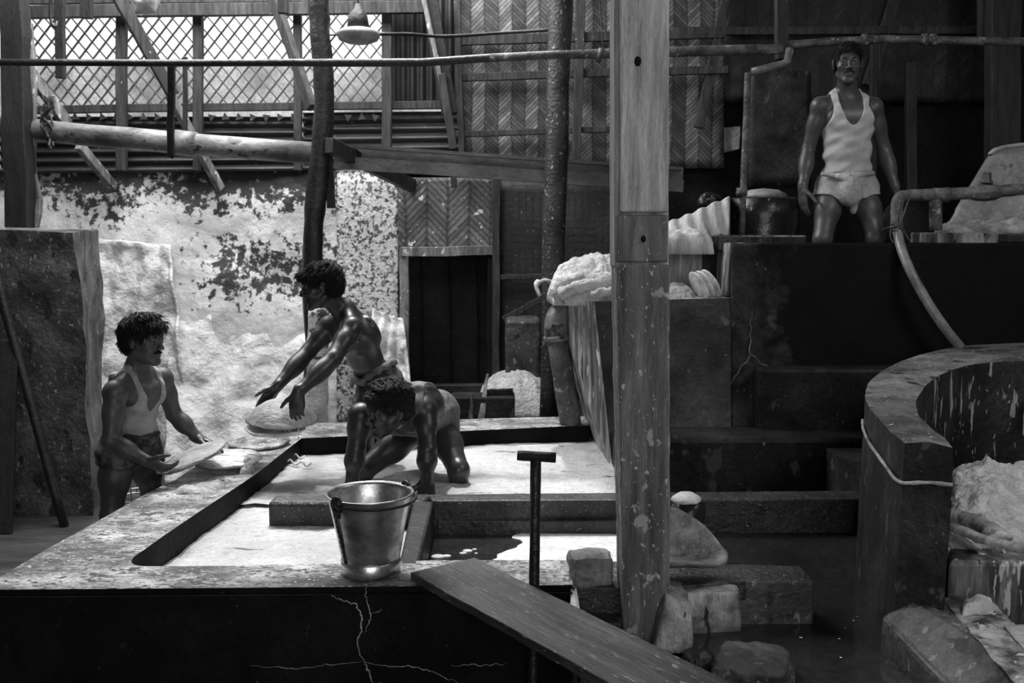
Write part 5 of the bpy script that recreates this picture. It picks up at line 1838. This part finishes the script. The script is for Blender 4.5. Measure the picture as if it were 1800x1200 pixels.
def human(label, J, s=1.0, ar=1.15, skin='skin', shoes=False, hands=None, h=.0048, legs=True):
    base = Vector(J['base'])
    t = thing('person', base, label, 'person')
    tor, Q, ax, M = torso_prims(J, s)
    hp, HP, HM, hax = head_prims(J['head'], J['F'], J['U'], J.get('hs', 1.0) * s)
    arms = []
    for k in 'LR':
        S_, E_, W_ = Vector(J['s' + k]), Vector(J['e' + k]), Vector(J['w' + k])
        q = s * ar
        arms.append(('e', S_, (.051 * q, .051 * q, .053 * q), None, .025))
        arms += limb(S_, E_, .043 * q, .035 * q, .046 * q, k=.02)
        arms += limb(E_, W_, .037 * q, .0245 * q, .041 * q, k=.012)
    lg = []
    if legs:
        for k in 'LR':
            H_, K_, A_ = Vector(J['h' + k]), Vector(J['k' + k]), Vector(J['a' + k])
            lg += limb(H_, K_, .078 * s, .052 * s, .080 * s, k=.03)
            lg.append(('e', K_, (.052 * s,) * 3, None, .015))
            lg += limb(K_, A_, .048 * s, .034 * s, .055 * s, -ax[1] * .012, k=.02)
            ft = Vector(J.get('foot' + k, ax[1])); ft.z = -.0; ft.normalize()
            lg.append(('c', A_ - Vector((0, 0, .02)), A_ + ft * .13 * s - Vector((0, 0, .045)), .034 * s, .024 * s, .02))
            lg.append(('e', A_ - ft * .03 - Vector((0, 0, .035)), (.03 * s, .03 * s, .03 * s), None, .02))
    nk = [('c', Vector(J['neck']) - ax[2] * .02 * s, HP(0, -.022, -.055), .060 * s, .050 * s, .03)]
    for k in ('sL', 'sR'): nk.append(('c', Vector(J['neck']) + ax[2] * .03 * s - ax[1] * .02, Vector(J['neck']).lerp(Vector(J[k]), .6), .034 * s, .036 * s, .03))
    hands = hands or []
    hd = []
    for q in hands: hd += hand_prims(*q[:4], s=s, **(q[4] if len(q) > 4 else {}))
    body = sdf_obj('body', tor + lg + nk + arms + hp + hd, skin, t, h)
    # eyes
    for i, sx in enumerate((-1, 1)):
        hs = J.get('hs', 1.0) * s
        c = HP(sx * .031, .0768, .0025)
        gz = (hax[1] + Vector(J.get('gaze', (0, 0, 0)))).normalized()
        bm = bmesh.new()
        bmesh.ops.create_uvsphere(bm, u_segments=20, v_segments=16, radius=.0098 * hs, matrix=Matrix.Translation(c) @ gz.to_track_quat('Z', 'Y').to_matrix().to_4x4())
        for f_ in bm.faces:
            f_.material_index = 1 if ((f_.calc_center_median() - c).normalized().dot(gz) > .84) else 0
        me_o = obj('eye', bm, ['eye_white', 'eye_dark'], t, smooth=True)
    return t, dict(tor=tor, Q=Q, ax=ax, M=M, HP=HP, HM=HM, hax=hax, arms=arms, legs=lg, head=hp, neck=nk, hs=J.get('hs', 1.0) * s)


def hair(t, I, fringe=(), nape=-.07, front=.052, amp=.004, h=.0045, thick=.012, moustache=False, mat_='hair', tl=.030, curl=0.3, n_t=1500, messy=.35):
    HP, HM, hs = I['HP'], I['HM'], I['hs']
    r, f, u = I['hax']
    P = [('e', HP(0, -.018, .038), ((.075 + thick) * hs, (.094 + thick) * hs, (.081 + thick) * hs), HM, .01)]
    P.append(('e', HP(0, -.045, .0), ((.070 + thick) * hs, (.060 + thick) * hs, (.075) * hs), HM, .02))
    for (x, y, z, a, b, c) in fringe:
        P.append(('e', HP(x, y, z), (a * hs, b * hs, c * hs), HM, .012))
    subs = [('-e', HP(0, .090, -.050), (.090 * hs, .075 * hs, (front + .046) * hs), HM, .006)]
    for sx in (-1, 1):
        subs.append(('-e', HP(sx * .085, .012, -.020), (.030 * hs, .030 * hs, .040 * hs), HM, .005))
    n = (-u * .92 + f * .30).normalized()
    clips = [(HP(0, -.09, nape), n)]
    # keep only above a line running from the temple to the nape
    clips.append((HP(0, 0, -.020), (-u * .75 + f * .55).normalized()))
    ho = sdf_obj('hair', P, mat_, t, h, clips=clips, subs=subs, ripple=[(amp * .22, (170, 130, 90), 0), (amp * .2, (60, -210, 160), 2), (amp * .3, (-40, 30, 60), 1)])
    # locks growing out of the cap so that the outline is hair and not a shell
    me = ho.data
    co = np.empty(len(me.vertices) * 3); me.vertices.foreach_get('co', co); co = co.reshape(-1, 3)
    no = np.empty(len(me.vertices) * 3); me.vertices.foreach_get('normal', no); no = no.reshape(-1, 3)
    rr = random.Random(int(hs * 1000) + len(co))
    C0 = HP(0, -.018, .0) - t.location
    crown = (-f * .35 + u).normalized()
    vs, fs = [], []
    for _ in range(n_t):
        i = rr.randrange(len(co))
        p = Vector(co[i]); nn = Vector(no[i])
        if nn.dot(p - C0) < 0.02: continue
        flow = (nn * nn.dot(crown) - crown)
        if flow.length < .1: flow = f.copy()
        flow = (flow.normalized() + f * .5 * max(0, nn.dot(u)) + Vector((rr.uniform(-1, 1), rr.uniform(-1, 1), rr.uniform(-1, 1))) * messy).normalized()
        flow = (flow - nn * flow.dot(nn)).normalized()
        sd = nn.cross(flow).normalized()
        L_ = tl * hs * rr.uniform(.5, 1.2)
        w = .0034 * hs * rr.uniform(.6, 1.3)
        lift = rr.uniform(.12, .42)
        n0 = len(vs)
        p = p - nn * .003
        for j, tt in enumerate((0, .35, .7, 1.0)):
            q = p + flow * L_ * tt + nn * (L_ * lift * math.sin(tt * 2.4) * (1 - curl * tt)) + sd * (L_ * .15 * math.sin(tt * 5 + rr.random()))
            ww = w * (1, .95, .7, .1)[j]
            vs += [q - sd * ww, q + nn * ww * .8, q + sd * ww]
        for j in range(3):
            k = n0 + j * 3
            fs += [(k, k + 1, k + 4, k + 3), (k + 1, k + 2, k + 5, k + 4), (k + 2, k, k + 3, k + 5)]
    bm = bmesh.new(); bm.from_mesh(me)
    bv = [bm.verts.new(v) for v in vs]
    for q in fs: bm.faces.new([bv[k] for k in q]).smooth = True
    bm.to_mesh(me); bm.free()
    # eyebrows and moustache
    for sx in (-1, 1):
        bm = bmesh.new()
        add_tube(bm, smooth_path([HP(sx * .014, .0885, .021), HP(sx * .030, .0885, .026), HP(sx * .047, .077, .021)], 3), [.0028] + [.0034] * 4 + [.0018] * 2, 8, .2, squash=1)
        obj('eyebrow', bm, 'hair', t, smooth=True)
    if moustache:
        sdf_obj('moustache', [('c', HP(-.026, .086, -.053), HP(0, .0985, -.047), .0045 * hs, .0062 * hs, .004), ('c', HP(.026, .086, -.053), HP(0, .0985, -.047), .0045 * hs, .0062 * hs, .004)], 'hair', t, .0025)


def vest(t, I, m, hem, hem_n=None, s=1.0, deep=.62, h=.0045, inf=.007, loose=0.0):
    """sleeveless vest: trunk surface grown outwards and cut at hem, neckline and armholes"""
    Q, (lat, f, u), M = I['Q'], I['ax'], I['M']
    subs = [('-e', Q(0, .09, 1.0), (.070 * s, .14, .185 * s), M, .004),
            ('-e', Q(0, -.09, 1.05), (.062 * s, .10, .12 * s), M, .004),
            ('-e', Q(0, 0, 1.08), (.062 * s, .2, .10 * s), M, .004)]
    for sx in (-1, 1):
        subs.append(('-e', Q(sx * .190, 0, .83), (.098 * s, .2, .125 * s), M, .006))
        subs.append(('-e', Q(sx * .170, 0, 1.02), (.070 * s, .2, .10 * s), M, .006))
    clips = [(hem, hem_n or -u)]
    adds = []
    rip = [(.0026, (0, 12, 70), .4), (.0020, (45, 20, -55), 1), (.0016, (-60, 10, 90), 2)]
    return sdf_obj('vest', I['tor'] + I['neck'][1:], m, t, h, inf=inf, clips=clips, subs=subs, ripple=rip)


V = Vector
# ---------------------------------------------------------------- man on the platform (right)
d = 6.05
JD = dict(base=(W(1490, 425, d).x, d, 1.30),
          head=W(1490, 112, d - .05), F=(-.20, -.97, -.06), U=(-.02, 0, 1), hs=.98,
          neck=W(1489, 165, d + .02), sL=W(1535, 190, d), sR=W(1442, 188, d),
          eL=W(1554, 262, d + .04), wL=W(1573, 330, d - .03), eR=W(1421, 262, d + .05), wR=W(1411, 330, d - .03),
          pelvis=W(1489, 322, d), hL=W(1516, 335, d), hR=W(1460, 335, d),
          kL=W(1538, 420, d - .12), kR=W(1446, 420, d - .12), aL=V((0, 0, 0)), aR=V((0, 0, 0)), build=1.08)
for k in 'LR':
    kk = JD['k' + k]
    JD['a' + k] = V((kk.x + (.03 if k == 'L' else -.03), d + .02, 1.38))
tD, ID = human('person on the dark platform in white vest and rolled loincloth, facing the camera', JD, 1.06, 1.05, 'skin',
               hands=[(JD['wR'], (.06, -.02, -1), (1, .3, .1), (.2, -1, 0), dict(curl=(.15, .25, .2), spread=.05)),
                      (JD['wL'], (.12, -.15, -1), (-1, .2, 0), (0, -1, 0), dict(curl=(.3, .4, .3)))])
hair(tD, ID, amp=.004, thick=.004, moustache=True, front=.062, tl=.022)
vest(tD, ID, 'cloth_shirt', W(1488, 303, d), (.04, 0, -1), 1.06, inf=.009)
sdf_obj('loincloth', [p for p in ID['tor'][1:3] + ID['tor'][7:9]] + [('c', JD['hL'], JD['hL'].lerp(JD['kL'], .30), .088, .083, .03), ('c', JD['hR'], JD['hR'].lerp(JD['kR'], .30), .088, .083, .03)],
        'cloth_loin', tD, .0048, inf=.010, clips=[(W(1488, 300, d), (0, 0, 1)), (W(1488, 349, d), (0, 0, -1))],
        subs=[('-e', W(1441, 352, d - .1), (.10, .2, .035), None, .01), ('-e', W(1546, 352, d - .1), (.085, .2, .035), None, .01)],
        adds=[('e', W(1494, 338, d - .12), (.075, .055, .085), None, .03), ('e', W(1500, 362, d - .10), (.025, .03, .05), None, .02),
              ('c', W(1446, 306, d - .08), W(1490, 311, d - .125), .012, .018, .01), ('c', W(1490, 311, d - .125), W(1534, 304, d - .08), .018, .014, .01),
              ('c', W(1474, 311, d - .12), W(1498, 318, d - .14), .016, .022, .01)],
        ripple=[(.003, (40, 10, 60), 0)])['label'] = 'rolled pale loincloth'

# ---------------------------------------------------------------- man A standing in the back basin, bare chest, leaning left
JA = dict(base=(W(650, 800, 5.55).x, 5.55, .15),
          head=W(565, 503, 5.22), F=(-.95, -.20, -.16), U=(-.14, -.05, 1), hs=1.04,
          neck=W(609, 552, 5.28), sL=W(618, 577, 5.12), sR=W(580, 574, 5.40),
          eL=W(586, 630, 4.95), wL=W(524, 690, 4.80), eR=W(542, 618, 5.34), wR=W(486, 680, 5.16),
          pelvis=W(660, 668, 5.50), hL=W(662, 678, 5.41), hR=W(656, 678, 5.58),
          kL=W(640, 775, 5.42), kR=W(634, 775, 5.62), aL=V((W(640, 775, 5.45).x, 5.50, .26)), aR=V((W(628, 775, 5.62).x, 5.68, .26)), build=1.12,
          footL=(-1, -.1, 0), footR=(-1, .1, 0))
tA, IA = human('bare-chested person standing in the basin, leaning left and holding a dripping domed disc', JA, .98, 1.22, 'skin_dark',
               hands=[(JA['wL'], (-.10, -.05, -1), (.15, 1, .1), (-1, 0, 0), dict(curl=(.35, .4, .3), thumb=(.65, .3))),
                      (JA['wR'], (-.62, -.1, -.75), (.2, -.6, -.6), (-.3, -.6, -.3), dict(curl=(.15, .25, .2)))])
hair(tA, IA, fringe=((0, .080, .068, .050, .030, .026), (.02, .098, .052, .03, .016, .022)), nape=-.072, amp=.005, thick=.008, tl=.034, messy=.2)
sdf_obj('loincloth', [p for p in IA['tor'][2:3] + IA['tor'][7:9]] + [('c', JA['hL'], JA['hL'].lerp(JA['kL'], .30), .080, .080, .03), ('c', JA['hR'], JA['hR'].lerp(JA['kR'], .30), .080, .080, .03)],
        'cloth_dark', tA, .0048, inf=.010, clips=[(W(668, 645, 5.5), (-.25, 0, 1))], ripple=[(.003, (50, 20, 60), 0)])['label'] = 'dark wrapped loincloth'
ax = IA['ax']
sdf_obj('waist_band', [('c', W(692, 636, 5.46), W(664, 650, 5.33), .020, .022, .01), ('c', W(664, 650, 5.33), W(636, 672, 5.36), .022, .02, .01),
                       ('c', W(636, 672, 5.36), W(622, 668, 5.44), .018, .022, .01), ('c', W(622, 668, 5.44), W(624, 656, 5.47), .022, .02, .01),
                       ('c', W(624, 664, 5.44), W(617, 680, 5.42), .014, .008, .01), ('c', W(690, 638, 5.46), W(684, 652, 5.60), .018, .02, .01)],
        'cloth_grey', tA, .004, ripple=[(.0035, (80, 40, 90), 0)])['label'] = 'lighter rolled waist band with knot'

# ---------------------------------------------------------------- man B bent over with both hands in the liquid
JB = dict(base=(W(712, 860, 4.95).x, 4.98, .15),
          head=W(683, 718, 4.60), F=(-.74, -.60, -.22), U=(-.10, -.30, .95), hs=1.05, gaze=(0, -.3, 0),
          neck=W(706, 712, 4.78), sL=W(746, 722, 4.82), sR=W(634, 731, 4.74),
          eL=W(751, 790, 4.72), wL=W(750, 842, 4.70), eR=W(626, 790, 4.70), wR=W(619, 842, 4.68),
          pelvis=W(752, 735, 5.24), hL=W(775, 752, 5.20), hR=W(722, 760, 5.20),
          kL=W(806, 826, 4.96), kR=W(640, 826, 5.02), aL=V((0, 0, 0)), aR=V((0, 0, 0)), build=1.2)
JB['aL'] = V((JB['kL'].x, 5.12, .30)); JB['aR'] = V((JB['kR'].x - .14, 5.10, .30))
JB['footL'] = (.3, -1, 0); JB['footR'] = (-.3, -1, 0)
tB, IB = human('person in grey vest bent over in the basin with both hands in the liquid', JB, 1.04, 1.20, 'skin_dark',
               hands=[(JB['wL'], (0, -.12, -1), (0, -1, .1), (-1, 0, 0), dict(curl=(.3, .3, .3))),
                      (JB['wR'], (0, -.12, -1), (0, -1, .1), (1, 0, 0), dict(curl=(.3, .3, .3)))])
hair(tB, IB, fringe=((0, .070, .075, .055, .032, .026), (0, .0, .115, .06, .07, .015)), nape=-.07, amp=.008, thick=.011, tl=.018, messy=1.2, n_t=2600, curl=.8)
u_ = IB['ax'][2]
vest(tB, IB, 'cloth_grey', IB['Q'](0, 0, .12), None, 1.0, inf=.010)
sdf_obj('loincloth', [p for p in IB['tor'][1:3] + IB['tor'][7:9]] + [('c', JB['hL'], JB['hL'].lerp(JB['kL'], .12), .084, .083, .03), ('c', JB['hR'], JB['hR'].lerp(JB['kR'], .12), .084, .083, .03)],
        'cloth_grey', tB, .0048, inf=.008, clips=[(IB['Q'](0, 0, .22), u_), (JB['hL'].lerp(JB['kL'], .15), (.1, -1, -.6))], ripple=[(.003, (50, 20, 60), 0)])['label'] = 'short pale wrapped cloth'

# ---------------------------------------------------------------- man C at the left, white vest, holding a disc
JC = dict(base=(W(215, 800, 4.75).x, 4.78, 0),
          head=W(251, 598, 4.72), F=(.93, -.30, -.06), U=(.04, -.02, 1), hs=1.02,
          neck=W(243, 652, 4.76), sL=W(284, 666, 4.90), sR=W(203, 690, 4.58),
          eL=W(306, 728, 4.98), wL=W(348, 770, 4.98), eR=W(194, 775, 4.52), wR=W(258, 810, 4.52),
          pelvis=W(232, 782, 4.80), hL=W(252, 800, 4.86), hR=W(205, 800, 4.72),
          kL=W(268, 868, 4.98), kR=W(196, 905, 4.66), aL=V((0, 0, 0)), aR=V((0, 0, 0)), build=.98)
JC['aL'] = V((JC['kL'].x - .02, 5.15, .09)); JC['aR'] = V((JC['kR'].x - .03, 4.74, .09))
tC, IC = human('person in white vest and dark shorts left of the basin rim, gripping a flat disc', JC, .98, 1.12, 'skin',
               hands=[(JC['wL'], (.86, -.15, -.28), (.1, -.4, -.9), (.2, -1, 0), dict(curl=(.15, .2, .2))),
                      (JC['wR'], (.85, .1, -.42), (0, .6, .6), (.2, .3, .9), dict(curl=(.5, .6, .4)))])
hair(tC, IC, fringe=((0, .078, .078, .055, .034, .026), (0, .100, .062, .04, .018, .016), (0, .02, .115, .05, .06, .016)), nape=-.07, amp=.006, thick=.009, moustache=True, tl=.036, messy=.35)
vest(tC, IC, 'cloth_shirt_shaded', IC['Q'](0, 0, .17), None, .98, inf=.008)
sdf_obj('shorts', [p for p in IC['tor'][1:3] + IC['tor'][7:9]] + [('c', JC['hL'], JC['hL'].lerp(JC['kL'], .5), .088, .082, .03), ('c', JC['hR'], JC['hR'].lerp(JC['kR'], .30), .088, .082, .03)],
        'cloth_dark', tC, .0048, inf=.010, clips=[(IC['Q'](0, 0, .22), IC['ax'][2]), (W(205, 818, 4.7), (-.15, 0, -1))],
        ripple=[(.003, (50, 20, 60), 0)], adds=[('c', W(262, 775, 4.68), W(278, 760, 4.70), .020, .012, .01), ('c', W(222, 768, 4.66), W(262, 776, 4.68), .016, .02, .01)])['label'] = 'dark patterned rolled shorts'
